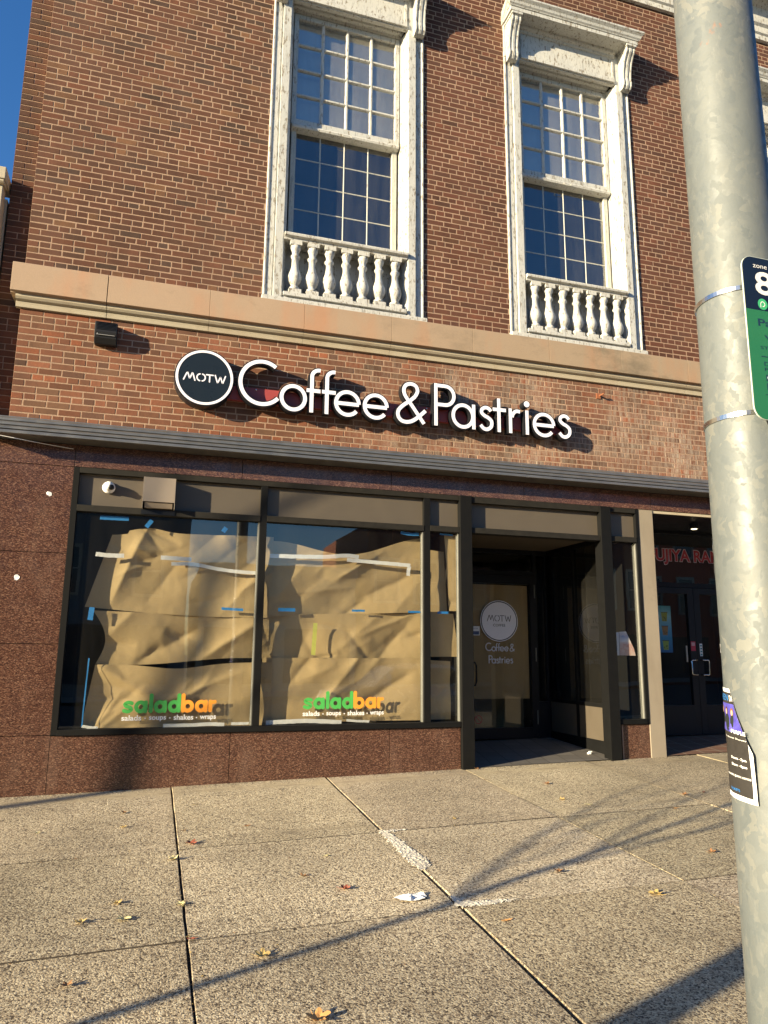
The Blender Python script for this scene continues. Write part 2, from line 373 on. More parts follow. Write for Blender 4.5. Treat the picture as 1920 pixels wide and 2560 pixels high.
STEEL = m_plain('stainless_steel', (.62, .60, .57), .22, 1.0, .1)
ASPH = m_plain('asphalt', (.05, .05, .05), .9, 0, .3, 30, .3)
GLS = m_glass('shop_glass', (.93, .95, .94), 2.7, 0, .022)
GLD = m_glass('door_glass', (.80, .80, .78), 1.6, 0, .03)
GLU = m_glass('old_sash_glass', (.75, .82, .86), 6.0, .02, .34)
GLL = m_glass('lower_sash_glass', (.45, .52, .58), 4.0, 0, .10)

# ------------------------------------------------------------------ ground
def gz(x, y): return .33 + .02*x + .05*y
def gquad(mb, x0, x1, y0, y1, dz=0, m=0): mb.add([(x0,y0,gz(x0,y0)+dz),(x1,y0,gz(x1,y0)+dz),(x1,y1,gz(x1,y1)+dz),(x0,y1,gz(x0,y1)+dz)], [(0,1,2,3)], m)
b = MB(); KY = -8.5
def slabtop(b, x0, x1, y0, y1, g=.006, d=.03):
    e = .0032; rw = random.Random(int(x0*100+y0*37))
    ta, tb_, tc = (rw.uniform(-.0025, .0025) for _ in range(3))
    H = lambda x, y, k=0: gz(x, y)+ta+tb_*(x-x0)/1.5+tc*(y-y0)/1.5-k
    nx = 10; ring = []; 
    def pts(i):
        o = []
        for (ax, ay), (bx, by) in (((x0+i, y0+i), (x1-i, y0+i)), ((x1-i, y0+i), (x1-i, y1-i)), ((x1-i, y1-i), (x0+i, y1-i)), ((x0+i, y1-i), (x0+i, y0+i))):
            for k in range(nx): o.append((ax+(bx-ax)*k/nx, ay+(by-ay)*k/nx))
        return o
    outer = pts(0); inner = pts(e); N = len(outer)
    j = [rw.uniform(-.0025, .0025) for _ in range(N)]
    vs = [(x+j[k], y+j[(k*7) % N], H(x, y, d)) for k, (x, y) in enumerate(outer)] + [(x+j[k], y+j[(k*7) % N], H(x, y, .005)) for k, (x, y) in enumerate(outer)] + [(x+j[k]*.6, y, H(x, y, 0)) for k, (x, y) in enumerate(inner)]
    fs = []; fy_ = []
    for k in range(N):
        k2 = (k+1) % N
        (fy_ if (k//nx) in (0, 2) else fs).extend([(k, k2, k2+N, k+N), (k+N, k2+N, k2+2*N, k+2*N)])
    fs.append(tuple(range(2*N, 3*N))); tn = rw.uniform(.86, 1.10); b.add(vs, fs, 0, (tn, tn*rw.uniform(.985, 1.01), tn*rw.uniform(.96, 1.03))); o_ = len(b.v)-len(vs); b.f += [tuple(i+o_ for i in f) for f in fy_]; b.m += [1]*len(fy_)
xs = [.27+1.5*k for k in range(-14, 0)] + [.27, 1.77, 3.27, 4.76] + [4.76+1.5*k for k in range(1, 12)]
ys = [-8.35, -7.99, -6.48, -4.97, -3.46, -1.95, -.42+.42]
gapx = {.27: .0065, 1.77: .0115}
for i in range(len(xs)-1):
    ga = gapx.get(round(xs[i], 2), .004); gb = gapx.get(round(xs[i+1], 2), .004)
    for k in range(len(ys)-1):
        slabtop(b, xs[i]+ga, xs[i+1]-gb, ys[k]+(.003), ys[k+1]-(.003 if k < len(ys)-2 else 0))
MJ = m_plain('joint_filler', (.045, .036, .028), .95)
gquad(b, xs[0], xs[-1], ys[0], 0.01, -.022, 1)
sw = struct(b.build('sidewalk', [CONC, MJ], color=True))
b = MB()      # old cement smeared over the crossing of two joints
PATCH = m_stone('patch_cement', (.64, .60, .51), (.46, .42, .35), (.3, .25, .18), .95)
def crumble(b, path, seed):           # path: (x, y, radius) beads; crumbly mortar cells
    st = .0058; x0 = min(p[0]-p[2] for p in path); x1 = max(p[0]+p[2] for p in path); y0 = min(p[1]-p[2] for p in path); y1 = max(p[1]+p[2] for p in path)
    nx = int((x1-x0)/st)+2; ny = int((y1-y0)/st)+2; hh = {}
    def h(i, j):
        x = x0+i*st; y = y0+j*st; m = -1
        for a in range(len(path)-1):
            (ax, ay, ar), (bx, by, br_) = path[a], path[a+1]; dx, dy = bx-ax, by-ay
            t = max(0, min(1, ((x-ax)*dx+(y-ay)*dy)/(dx*dx+dy*dy))); m = max(m, 1-math.hypot(x-ax-dx*t, y-ay-dy*t)/(ar+(br_-ar)*t))
        n = noise.fractal(Vector((x*28, y*28, seed)), .7, 2.0, 4)
        return m+n*.42
    H = [[h(i, j) for i in range(nx)] for j in range(ny)]; idx = {}; vs = []; fs = []
    def vid(i, j):
        if (i, j) not in idx:
            x = x0+i*st; y = y0+j*st; v = H[j][i]
            idx[(i, j)] = len(vs); vs.append((x+.003*noise.noise(Vector((i*.9, j*.9, 1))), y+.003*noise.noise(Vector((i*.9, j*.9, 7))), gz(x, y)+(.0005 if v < .12 else .003+.009*abs(noise.noise(Vector((x*45, y*45, seed)))))))
        return idx[(i, j)]
    for j in range(ny-1):
        for i in range(nx-1):
            if min(H[j][i], H[j+1][i], H[j][i+1], H[j+1][i+1]) > .02: fs.append((vid(i, j), vid(i+1, j), vid(i+1, j+1), vid(i, j+1)))
    b.add(vs, fs)
crumble(b, [(1.77, -1.94, .035), (1.785, -2.1, .045), (1.79, -2.3, .055), (1.80, -2.55, .075), (1.80, -2.72, .07), (1.775, -2.80, .03)], 3)
crumble(b, [(1.78, -1.95, .03), (1.85, -1.945, .028), (1.95, -1.94, .012)], 5)
crumble(b, [(1.78, -3.30, .02), (1.79, -3.42, .045), (1.88, -3.44, .045), (2.0, -3.445, .03), (2.12, -3.445, .012)], 8)
struct(b.build('sidewalk_patch', PATCH))
b = MB(); gquad(b, -21, 22, -8.5, -8.352, .002); b.add([(-21,-8.5,gz(-21,-8.5)-.14),(22,-8.5,gz(22,-8.5)-.14),(22,-8.5,gz(22,-8.5)+.002),(-21,-8.5,gz(-21,-8.5)+.002)], [(0,1,2,3)])
struct(b.build('kerb', LIME))
b = MB(); za = gz(0, -8.5)-.13
def rq(mb, x0, x1, y0, y1, dz, m=0): mb.add([(x0,y0,za+.02*x0+dz),(x1,y0,za+.02*x1+dz),(x1,y1,za+.02*x1+dz),(x0,y1,za+.02*x0+dz)], [(0,1,2,3)], m)
rq(b, -45, 45, -20.5, -8.5, 0); struct(b.build('road', ASPH))
b = MB(); rq(b, -45, 45, -24, -20.5, .13); struct(b.build('far_pavement', m_plain('far_concrete', (.3, .27, .22), .9)))
b = MB(); b.add([(-900,-900,-2.2),(900,-900,-2.2),(900,900,-2.2),(-900,900,-2.2)], [(0,1,2,3)]); struct(b.build('ground', ASPH))

# recess floors of small tiles
def tilemat(name, a, g, sc_):
    t = NT(name); br = t.n('ShaderNodeTexBrick'); br.offset = 0; br.inputs['Scale'].default_value = sc_; br.inputs['Mortar Size'].default_value = .025
    br.inputs['Brick Width'].default_value = 1; br.inputs['Row Height'].default_value = 1
    br.inputs['Color1'].default_value = (*a, 1); br.inputs['Color2'].default_value = (*[k*.75 for k in a], 1); br.inputs['Mortar'].default_value = (*g, 1)
    mp = t.n('ShaderNodeMapping'); mp.inputs['Rotation'].default_value = (0, 0, R(12)); t.l(t.co(), mp.inputs[0]); t.l(mp.outputs[0], br.inputs['Vector'])
    t.set(t.mix(t.ramp(t.noise(5, 5), [(.4, 0), (.8, .5)]), br.outputs[0], (.12, .10, .08)), .7); t.bump(br.outputs[1], -.3, .003); return t.mat
def recess_floor(name, pts, mat):
    b = MB(); b.add([(x, y, gz(x, y)+.004) for x, y in pts], [tuple(range(len(pts)))]); return struct(b.build(name, mat))
recess_floor('entry_floor', [(3.39, .0), (5.21, .0), (5.3, 1.56), (3.39, 1.56)], tilemat('entry_tile', (.13, .12, .11), (.05, .045, .04), 4.5))
recess_floor('side_entry_floor', [(5.84, .0), (9.0, .0), (9.0, 1.3), (5.84, 1.3)], tilemat('red_tile', (.17, .08, .05), (.3, .24, .18), 4.0))

# ------------------------------------------------------------------ the brick building
bld = thing('brick_building', 'red brown brick building with peeling white windows, limestone band and granite shopfront', 'building', (3.8, 0, .4))
PIT = .0677; Z0 = 3.876
WX = [1.875, 4.90, 7.93]; HW = .948        # window centres, half width of the casing
def brick_color(x, z, rnd):
    u = rnd.random()
    if z < 5.0:
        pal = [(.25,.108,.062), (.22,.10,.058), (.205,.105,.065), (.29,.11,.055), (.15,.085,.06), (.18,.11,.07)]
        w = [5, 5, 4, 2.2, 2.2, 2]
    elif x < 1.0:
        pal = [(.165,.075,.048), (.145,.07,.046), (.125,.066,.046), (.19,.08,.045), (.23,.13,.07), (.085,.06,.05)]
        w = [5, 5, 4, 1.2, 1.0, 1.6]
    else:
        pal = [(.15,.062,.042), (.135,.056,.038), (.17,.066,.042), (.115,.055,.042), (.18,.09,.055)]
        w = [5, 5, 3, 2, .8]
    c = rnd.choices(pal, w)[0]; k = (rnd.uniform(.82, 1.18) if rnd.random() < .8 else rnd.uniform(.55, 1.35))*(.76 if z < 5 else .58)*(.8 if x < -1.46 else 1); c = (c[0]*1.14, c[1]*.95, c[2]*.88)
    return tuple(v*k for v in c)
def bricks(mb, x0, x1, z0, z1, yf, holes, phase=0, seed=1):
    rnd = random.Random(seed); i0 = int(math.floor((z0-Z0)/PIT+.001)); i1 = int(math.ceil((z1-Z0)/PIT-.001)); J = .0106
    for i in range(i0, i1):
        za_ = Z0+i*PIT; zb = za_+PIT; typ = i % 3
        x = x0; first = True
        while x < x1-.01:
            if typ == 2: L = (.165 if (i//3) % 2 else .108) if first else .1086
            elif typ == 1: L = .108 if first else .2157
            else: L = .2157
            if first and typ == 2 and (i//3) % 2 == 0: L = .108
            first = False
            L *= rnd.uniform(.985, 1.015)
            xa, xb = x, min(x+L, x1); x += L
            a, bb = max(za_, z0), min(zb, z1)
            if bb-a < .012: continue
            segs = [(xa, xb)]
            for (h0, h1, k0, k1) in holes:
                if bb > k0+.004 and a < k1-.004:
                    ns = []
                    for (p, q) in segs:
                        if q <= h0 or p >= h1: ns.append((p, q))
                        else:
                            if p < h0-.012: ns.append((p, h0))
                            if q > h1+.012: ns.append((h1, q))
                    segs = ns
            for (p, q) in segs:
                if q-p < .02: continue
                c = brick_color(p, a, rnd); jy = rnd.uniform(-.0016, .0001); g = J/2*rnd.uniform(.8, 1.05); e = .0035
                dz = rnd.uniform(-.0012, .0012)
                pa, pb, ra, rb = p+g*(p > x0+.001), q-g, a+g+dz, bb-g+dz
                j = lambda: rnd.uniform(-.0014, .0014)
                vs = []
                for (yy, ins) in ((yf+.012, 0), (yf+.003+jy, 0), (yf+jy, e)):
                    for (X, Z) in ((pa+ins, ra+ins), (pb-ins, ra+ins), (pb-ins, rb-ins), (pa+ins, rb-ins)):
                        vs.append((X+(j() if ins else 0), yy+(j()*.4 if ins else 0), Z+(j() if ins else 0)))
                fs = [(0,1,5,4),(1,2,6,5),(2,3,7,6),(3,0,4,7),(4,5,9,8),(5,6,10,9),(6,7,11,10),(7,4,8,11),(8,9,10,11)]
                mb.add(vs, fs, 0, c)
holes = [(c-HW, c+HW, 5.385, 9.83) for c in WX] + [(1.3, 2.45, 5, 5.1)][:0]
b = MB()
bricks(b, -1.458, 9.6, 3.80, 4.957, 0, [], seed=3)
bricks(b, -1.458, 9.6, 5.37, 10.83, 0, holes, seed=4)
YM = .0013
def mort(x0, x1, z0, z1, y=YM): b.add([(x0,y,z0),(x1,y,z0),(x1,y,z1),(x0,y,z1)], [(0,1,2,3)], 1)
mort(-1.458, 9.6, 3.78, 4.96)
mort(-1.458, WX[0]-HW, 5.36, 10.84); mort(WX[0]+HW, WX[1]-HW, 5.36, 10.84); mort(WX[1]+HW, WX[2]-HW, 5.36, 10.84); mort(WX[2]+HW, 9.6, 5.36, 10.84)
for c in WX: mort(c-HW, c+HW, 9.83, 10.84)
# left return of the main face and the set-back strip of wall beside it
for (za_, zb) in ((3.78, 4.96), (5.36, 12)): b.add([(-1.458,.002,za_),(-1.458,.16,za_),(-1.458,.16,zb),(-1.458,.002,zb)], [(0,1,2,3)], 1)
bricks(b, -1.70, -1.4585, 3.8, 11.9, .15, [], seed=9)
mort(-1.70, -1.458, 3.7, 11.95, .155)
b.add([(-1.70,.154,3.7),(-1.70,4,3.7),(-1.70,4,11.95),(-1.70,.154,11.95)], [(0,1,2,3)], 1)
b.build('brick_wall', [BRICK, MORT], bld, color=True)
# core walls behind so no daylight leaks
b = MB()
for (x0, x1, z0, z1) in ((-1.45, WX[0]-.75, 3.6, 10.84), (WX[0]+.75, WX[1]-.75, 3.6, 10.84), (WX[1]+.75, WX[2]-.75, 3.6, 10.84), (WX[2]+.75, 9.6, 3.6, 10.84)):
    b.box(x0, x1, .02, .32, z0, z1)
for c in WX: b.box(c-.75, c+.75, .02, .32, 9.5, 10.84); b.box(c-.75, c+.75, .205, .32, 3.6, 6.28)
b.box(-1.45, 9.6, .321, 3.2, 3.45, 3.598); b.box(-1.45, 9.6, .33, 6, 10.6, 10.8)
b.box(-1.45, 9.6, 6.0, 6.1, .0, 10.8); b.box(-1.44, -1.40, .33, 6, 0, 10.6); b.box(9.56, 9.6, .33, 6, 0, 10.6)
b.box(-1.40, 9.56, 2.2, 2.25, 3.6, 10.6)
b.build('inner_wall', DARKW, bld)

# limestone band with moulding
b = MB(); js = [-1.545, -.652, .368, 1.384, 2.394, 3.398, 4.411, 5.424, 6.432, 7.44, 8.45, 9.6]
for k in range(len(js)-1):
    x0 = js[k]+(.004 if k == 1 else .0015) if k else js[k]; x1 = js[k+1]-(.004 if k == 0 else .0015)
    pr = [(.02, 5.386), (-.12, 5.384), (-.13, 5.376), (-.13, 5.082), (-.095, 5.078), (-.095, 5.068), (.02, 5.066)]
    b.prism_x(pr, x0, x1)
b.build('stone_band', STONE, bld, bevel=.002)
b = MB()
for k in range(len(js)-1):
    x0 = js[k]+.0015 if k else -1.50; x1 = js[k+1]-(.004 if k == 0 else .0015)
    pr = [(.02, 5.066)]+[(-.015-.075*math.sin(t*math.pi/2/8)**1.0, 5.066-.0-.063*(1-math.cos(t*math.pi/2/8))) for t in range(8, -1, -1)][0:0]
    pr = [(.02, 5.0655), (-.088, 5.0655), (-.086, 5.045), (-.070, 5.024), (-.050, 5.014), (-.036, 5.012), (-.036, 5.006), (-.042, 5.005), (-.036, 4.985), (-.030, 4.956), (.02, 4.956)]
    b.prism_x(pr, x0, x1)
b.box(-1.545, -1.46, .021, .15, 5.07, 5.385)
b.build('stone_moulding', LIME, bld)

# white wooden entablature high on the wall
b = MB(); b.prism_x([(.02, 10.82), (-.05, 10.82), (-.05, 10.90), (-.075, 10.92), (-.075, 11.02), (-.11, 11.05), (-.12, 11.12), (-.12, 11.30), (-.20, 11.36), (-.50, 11.40), (-.52, 11.52), (-.62, 11.62), (-.62, 11.66), (.02, 11.7)], -1.458, 9.6)
b.build('entablature', WOODB, bld)
b = MB(); b.box(-1.458, 9.6, .0, .3, 11.702, 12.6); b.build('parapet', BRICK, bld, color=True)

# grey metal cornice over the shopfront
b = MB()
pr = [(.01, 3.824), (-.055, 3.815), (-.058, 3.803), (-.085, 3.798), (-.105, 3.780), (-.105, 3.757), (-.075, 3.752), (-.075, 3.742), (-.145, 3.738), (-.16, 3.722), (-.16, 3.700), (-.125, 3.694), (-.125, 3.684),
      (-.20, 3.680), (-.215, 3.662), (-.215, 3.647), (-.175, 3.642), (-.175, 3.632), (-.245, 3.628), (-.252, 3.612), (-.252, 3.597), (-.235, 3.594), (-.22, 3.600), (.01, 3.600)]
for (x0, x1) in ((-1.66, 4.0), (4.004, 9.4)): b.prism_x(pr, x0, x1)
b.box(3.985, 4.02, -.254, -.12, 3.594, 3.60)
b.build('metal_cornice', METC, bld, bevel=.0015)

# granite cladding
b = MB(); GY = -.0; GB = .03
def gp(x0, x1, z0, z1, y=GY): b.box(x0+.003, x1-.003, y, GB, z0+.003, z1-.003)
gp(-1.7, -.829, 3.372, 3.598); gp(-1.7, -.829, 2.516, 3.372); gp(-1.7, -.829, 1.658, 2.516); gp(-1.7, -.829, .832, 1.658)
b.box(-1.7, -.8305, GY, GB, .1, .829)
for x0, x1 in ((-.829, .80), (.80, 2.44), (2.44, 3.245)): b.box(x0+.003, x1-.003, GY, GB, .1, .822)
xx = [-.829, .8, 2.44, 4.08, 5.83, 7.4, 9.4]
for k in range(len(xx)-1): gp(xx[k], xx[k+1], 3.372+.004, 3.598)
b.build('granite_cladding', GRAN, bld, bevel=.001)
b = MB(); b.box(5.27, 5.63, GY, GB, .1, .812); b.build('granite_base', GRAN, bld, bevel=.001)
b = MB(); b.box(-1.7, 3.245, .031, .05, .1, .82); b.box(-1.7, -.83, .031, .05, .8, 3.6); b.box(-.83, 9.4, .031, .3, 3.37, 3.599); b.box(5.255, 5.27, -.003, .03, .1, .83)
b.build('mortar_bed', MORT, bld)
b = MB(); b.prism_z([(5.632, -.012), (5.84, -.012), (5.84, 1.2), (5.80, 1.2), (5.80, .1), (5.632, .1)], .1, 3.371)
b.build('cement_pilaster', CONCP, bld, bevel=.004)

# ------------------------------------------------------------------ tall sash windows
def baluster_prof(z0, z1):
    p = [(0,.030),(.03,.034),(.06,.036),(.08,.026),(.10,.022),(.13,.030),(.20,.043),(.28,.048),(.36,.043),(.46,.031),(.56,.024),(.64,.022),(.70,.024),(.74,.033),(.77,.033),(.79,.024),(.85,.023),(.90,.030),(.94,.036),(1.0,.036)]
    h = z1-z0; return [(r_*1.66, z0+t*h) for t, r_ in p]
def make_window(cx):
    b = MB(); L, Rr = cx-HW, cx+HW
    for s in (-1, 1):        # casing: stepped profile, outer moulding, groove, flat inner board, splayed fluted reveal
        X = lambda d: cx + s*d
        prof = [(X(HW), .02), (X(HW), -.016), (X(.938), -.024), (X(.925), -.022), (X(.915), -.010), (X(.852), -.010), (X(.846), -.002), (X(.836), -.002), (X(.834), -.042), (X(.745), -.042),
                (X(.738), -.034), (X(.732), .0), (X(.722), .008), (X(.716), .05), (X(.708), .056), (X(.70), .11), (X(.69), .118), (X(.685), .24), (X(.86), .24)]
        if s > 0: prof = prof[::-1]
        b.prism_z(prof, 5.455, 9.34)
    win = norm(b.build('window', WOODW, bld))
    b = MB(); b.prism_x([(.02, 5.386), (-.085, 5.387), (-.09, 5.40), (-.09, 5.44), (-.065, 5.458), (.20, 5.462), (.20, 5.386)], L-.012, Rr+.015)
    b.build('window_sill', WOODB, win, bevel=.002)
    # recessed apron panel behind the balusters
    b = MB(); b.box(cx-.72, cx+.72, .17, .20, 5.463, 6.27); b.box(cx-.60, cx+.60, .160, .1695, 5.56, 6.16); b.build('apron_panel', WOODW, win, bevel=.004)
    b = MB(); b.box(cx-.725, cx+.725, -.062, .085, 5.49, 5.535); b.box(cx-.725, cx+.725, -.03, .05, 5.463, 5.489); b.build('bottom_rail', WOODB, win, bevel=.004)
    b = MB(); b.prism_x([(.09, 6.175), (-.045, 6.175), (-.05, 6.20), (-.085, 6.21), (-.09, 6.235), (-.075, 6.252), (.16, 6.285), (.16, 6.175)], cx-.731, cx+.731); b.build('top_rail', WOODB, win, bevel=.003)
    for k in range(7):
        bx = cx-.594+k*.198; b = MB(); rr = random.Random(k+int(cx*10))
        b.box(bx-.070, bx+.070, -.055, .075, 5.536, 5.585); b.box(bx-.066, bx+.066, -.052, .072, 6.125, 6.174)
        b.lathe(baluster_prof(5.585, 6.125), bx, .010, 20)
        o = b.build('baluster', WOODB, win); 
        for v in o.data.vertices:
            w = noise.noise(Vector((v.co.x*30, v.co.y*30, v.co.z*22+k)))*.0035; v.co.x += w; v.co.y += w
        for p in o.data.polygons[12:]: p.use_smooth = len(p.vertices) == 4
    # upper sash: 4 x 4 panes with thick glazing bars
    def sash(name, y0, y1, x0, x1, z0, z1, st, tr_, br_, mw, my, mat, nx=4, nz=4):
        b = MB(); b.box(x0-st, x0, y0, y1, z0-br_, z1+tr_); b.box(x1, x1+st, y0, y1, z0-br_, z1+tr_); b.box(x0, x1, y0, y1, z1, z1+tr_); b.box(x0, x1, y0, y1, z0-br_, z0)
        for k in range(1, nx): xm = x0+(x1-x0)*k/nx; b.prism_z([(xm-mw/2, y1), (xm-mw/2, y1-my*.4), (xm-mw*.25, y1-my), (xm+mw*.25, y1-my), (xm+mw/2, y1-my*.4), (xm+mw/2, y1)], z0, z1)
        for k in range(1, nz):
            zm = z0+(z1-z0)*k/nz
            for j in range(nx):
                xa = x0+(x1-x0)*j/nx+(mw/2 if j else 0); xb = x0+(x1-x0)*(j+1)/nx-(mw/2 if j < nx-1 else 0)
                b.prism_x([(y1-.001, zm-mw/2), (y1-my*.4, zm-mw/2), (y1-my*.98, zm-mw*.25), (y1-my*.98, zm+mw*.25), (y1-my*.4, zm+mw/2), (y1-.001, zm+mw/2)], xa, xb)
        return norm(b.build(name, mat, win, bevel=.0015))
    sash('upper_sash', .13, .175, cx-.622, cx+.622, 7.865, 9.262, .055, .06, .07, .040, .034, WOODW)
    b = MB(); b.add([(cx-.63,.1665,7.84),(cx+.63,.1665,7.84),(cx+.63,.1665,9.28),(cx-.63,.1665,9.28)], [(0,1,2,3)]); b.build('upper_glass', GLU, win)
    sash('lower_sash', .18, .22, cx-.602, cx+.602, 6.40, 7.735, .06, .05, .10, .016, .009, SASHW)
    b = MB(); b.add([(cx-.61,.2165,6.38),(cx+.61,.2165,6.38),(cx+.61,.2165,7.75),(cx-.61,.2165,7.75)], [(0,1,2,3)]); b.build('lower_glass', GLL, win)
    b = MB(); b.prism_x([(.18, 7.735), (.115, 7.745), (.105, 7.77), (.12, 7.794), (.18, 7.794)], cx-.67, cx+.67); b.build('meeting_rail', WOODB, win, bevel=.002)
    b = MB(); b.tube([(cx-.05, .10, 7.76), (cx-.055, .09, 7.735), (cx-.03, .088, 7.725), (cx+.03, .088, 7.725), (cx+.055, .09, 7.735), (cx+.05, .10, 7.76)], .005, 6); b.build('sash_pull', SASHW, win)
    # roller shade and dim room behind
    b = MB(); b.box(cx-.63, cx+.63, .245, .25, 7.9, 9.3); b.build('roller_shade', m_shade, win)
    b = MB(); b.box(cx-.74, cx+.74, .16, .29, 9.323, 9.40); b.prism_x([(.16, 9.33), (.125, 9.33), (.115, 9.36), (.07, 9.365), (.05, 9.40), (.16, 9.41)], cx-.70, cx+.70); b.build('head_moulding', WOODW, win)
    b = MB()                 # frieze board with raised border
    b.box(cx-.95, cx+.95, -.035, .02, 9.345, 9.832); b.box(cx-.72, cx+.72, -.034, .128, 9.401, 9.41)
    b.box(cx-.715, cx+.715, -.062, -.036, 9.36, 9.42); b.box(cx-.715, cx+.715, -.05, -.036, 9.421, 9.437)
    for s in (-1, 1): b.box(cx+s*.715-.03*(s > 0), cx+s*.715+.03*(s < 0), -.05, -.036, 9.438, 9.73)
    b.prism_x([(-.036, 9.75), (-.055, 9.76), (-.06, 9.785), (-.09, 9.80), (-.10, 9.831), (-.036, 9.831)], cx-.73, cx+.73)
    b.build('frieze', WOODB, win, bevel=.002)
    for s in (-1, 1):
        xa, xb = (cx-.93, cx-.80) if s < 0 else (cx+.80, cx+.93)
        pr = [(-.036, 9.831), (-.25, 9.831), (-.255, 9.80), (-.235, 9.785), (-.245, 9.765), (-.235, 9.735), (-.205, 9.70), (-.17, 9.64), (-.145, 9.56), (-.13, 9.47), (-.125, 9.40), (-.135, 9.34), (-.13, 9.29), (-.105, 9.255), (-.075, 9.245), (-.036, 9.25)]
        b = MB(); b.prism_x(pr, xa+.01, xb-.01)
        pr2 = [(y-(.008 if y < -.05 else 0), z) for y, z in pr]
        for (u, v) in ((xa, xa+.018), (xb-.018, xb), ((xa+xb)/2-.016, (xa+xb)/2+.016)): b.prism_x(pr2, u, v)
        b.box(xa-.012, xb+.012, -.27, -.036, 9.80, 9.8315)
        b.build('console', WOODW, win, bevel=.002)
    b = MB(); cprof = [(.02, 9.832), (-.275, 9.832), (-.275, 9.885), (-.285, 9.888), (-.29, 9.90), (-.305, 9.915), (-.315, 9.945), (-.335, 9.965), (-.345, 9.975), (-.345, 9.998), (.02, 10.03)]
    # mitred: wider towards the top
    n = len(cprof); vs = []
    for s in (-1, 1):
        for (y, z) in cprof: vs.append((cx+s*(.965+max(0, -y-.275)), y, z))
    b.add(vs, [(i, (i+1) % n, (i+1) % n+n, i+n) for i in range(n)]+[tuple(range(n))[::-1], tuple(range(n, 2*n))])
    norm(b.build('window_cornice', WOODW, win))
    return win
m_shade = m_plain('cream_shade', (.62, .60, .52), .8, 0, .1)
for c in WX: make_window(c)

# ------------------------------------------------------------------ shopfront frame
FY0, FY1 = -.018, .06; GYY = .035
b = MB(); bl = MB()
def bar(x0, x1, z0, z1, y0=FY0, y1=FY1, m=0): b.box(x0, x1, y0, y1, z0, z1, m)
bar(-.829, -.775, .831, 3.371); bar(1.005, 1.075, .882, 3.315); bar(2.82, 2.895, .882, 3.315); bar(5.585, 5.63, .815, 3.371)
bar(3.246, 3.386, gz(3.3, 0)-.05, 3.371, -.05, .10); bar(5.073, 5.21, gz(5.1, 0)-.05, 3.371, -.05, .10)
bar(-.774, 3.245, 3.316, 3.371, -.022, .06, 1); bar(3.387, 5.072, 3.30, 3.371, -.03, .06, 1); bar(5.211, 5.584, 3.316, 3.371, -.022, .06, 1)
bar(-.774, 1.004, 2.935, 2.998, -.024, .06, 1); bar(1.076, 2.819, 2.94, 3.002, -.024, .06, 1); bar(2.896, 3.245, 2.945, 3.008, -.024, .06, 1)
bar(3.387, 5.072, 2.95, 3.012, -.03, .10, 1); bar(5.211, 5.584, 2.955, 3.016, -.024, .06, 1)
bar(-.774, 3.245, .828, .881, -.03, .06); bar(5.211, 5.584, .818, .872, -.03, .06)
frame = b.build('shopfront_frame', [FRM, FRMW], bld, bevel=.0015)
for (x, z0, z1) in ((1.002, .885, 2.93), (2.817, .885, 2.935), (3.243, .885, 2.94), (5.583, .875, 2.95)):
    b = MB(); b.box(x-.012, x-.0005, .0, .032, z0, z1); b.box(x-.016, x-.0005, .036, .05, z0, z1); b.build('glazing_bead', FRML, frame)  # sunlit stripe on the left-facing mullion sides, put into the pale metal colour
for (x0, x1, z0, z1) in ((-.775, 1.005, .88, 2.936), (1.075, 2.82, .88, 2.94), (2.895, 3.246, .88, 2.945), (5.21, 5.585, .871, 2.956)):
    b = MB(); b.add([(x0,GYY,z0),(x1,GYY,z0),(x1,GYY,z1),(x0,GYY,z1)], [(0,1,2,3)]); b.build('glass_pane', GLS, frame)
for (x0, x1, z0, z1) in ((-.775, 1.005, 2.997, 3.317), (1.075, 2.82, 3.001, 3.317), (2.895, 3.246, 3.007, 3.317), (3.386, 5.073, 3.011, 3.301), (5.21, 5.585, 3.015, 3.317)):
    b = MB(); b.box(x0, x1, .032, .055, z0, z1); b.build('transom_panel', TAUPE, frame)
# entry recess: ceiling, left return glass, right return glass over a taupe kick panel
b = MB(); b.box(3.387, 5.40, .101, 1.7, 3.02, 3.04); b.build('entry_ceiling', m_plain('recess_ceiling', (.10, .075, .05), .8), bld)
b = MB(); b.box(3.30, 3.34, .101, 1.60, .3, 3.019); 
b.build('entry_left_wall', DARK, bld)
b = MB()
fz = lambda y: gz(5.2, y)
b.box(5.19, 5.235, .101, 1.56, fz(0)-.05, .62-.02); b.box(5.19, 5.235, .101, 1.56, .985, 1.03); b.box(5.19, 5.235, .101, 1.56, 2.96, 3.019)
for y in (.101, .80, 1.50): b.box(5.188, 5.237, y, y+.05, .4, 3.019)
side = b.build('entry_side_frame', FRM, bld, bevel=.0015)
b = MB(); b.box(5.20, 5.225, .152, .799, .601, .984); b.box(5.20, 5.225, .851, 1.499, .601, .984); b.build('kick_panel', TAUPE, side)
b = MB(); b.add([(5.212,.15,1.03),(5.212,1.5,1.03),(5.212,1.5,2.96),(5.212,.15,2.96)], [(0,1,2,3)]); b.build('glass_pane', GLD, side)
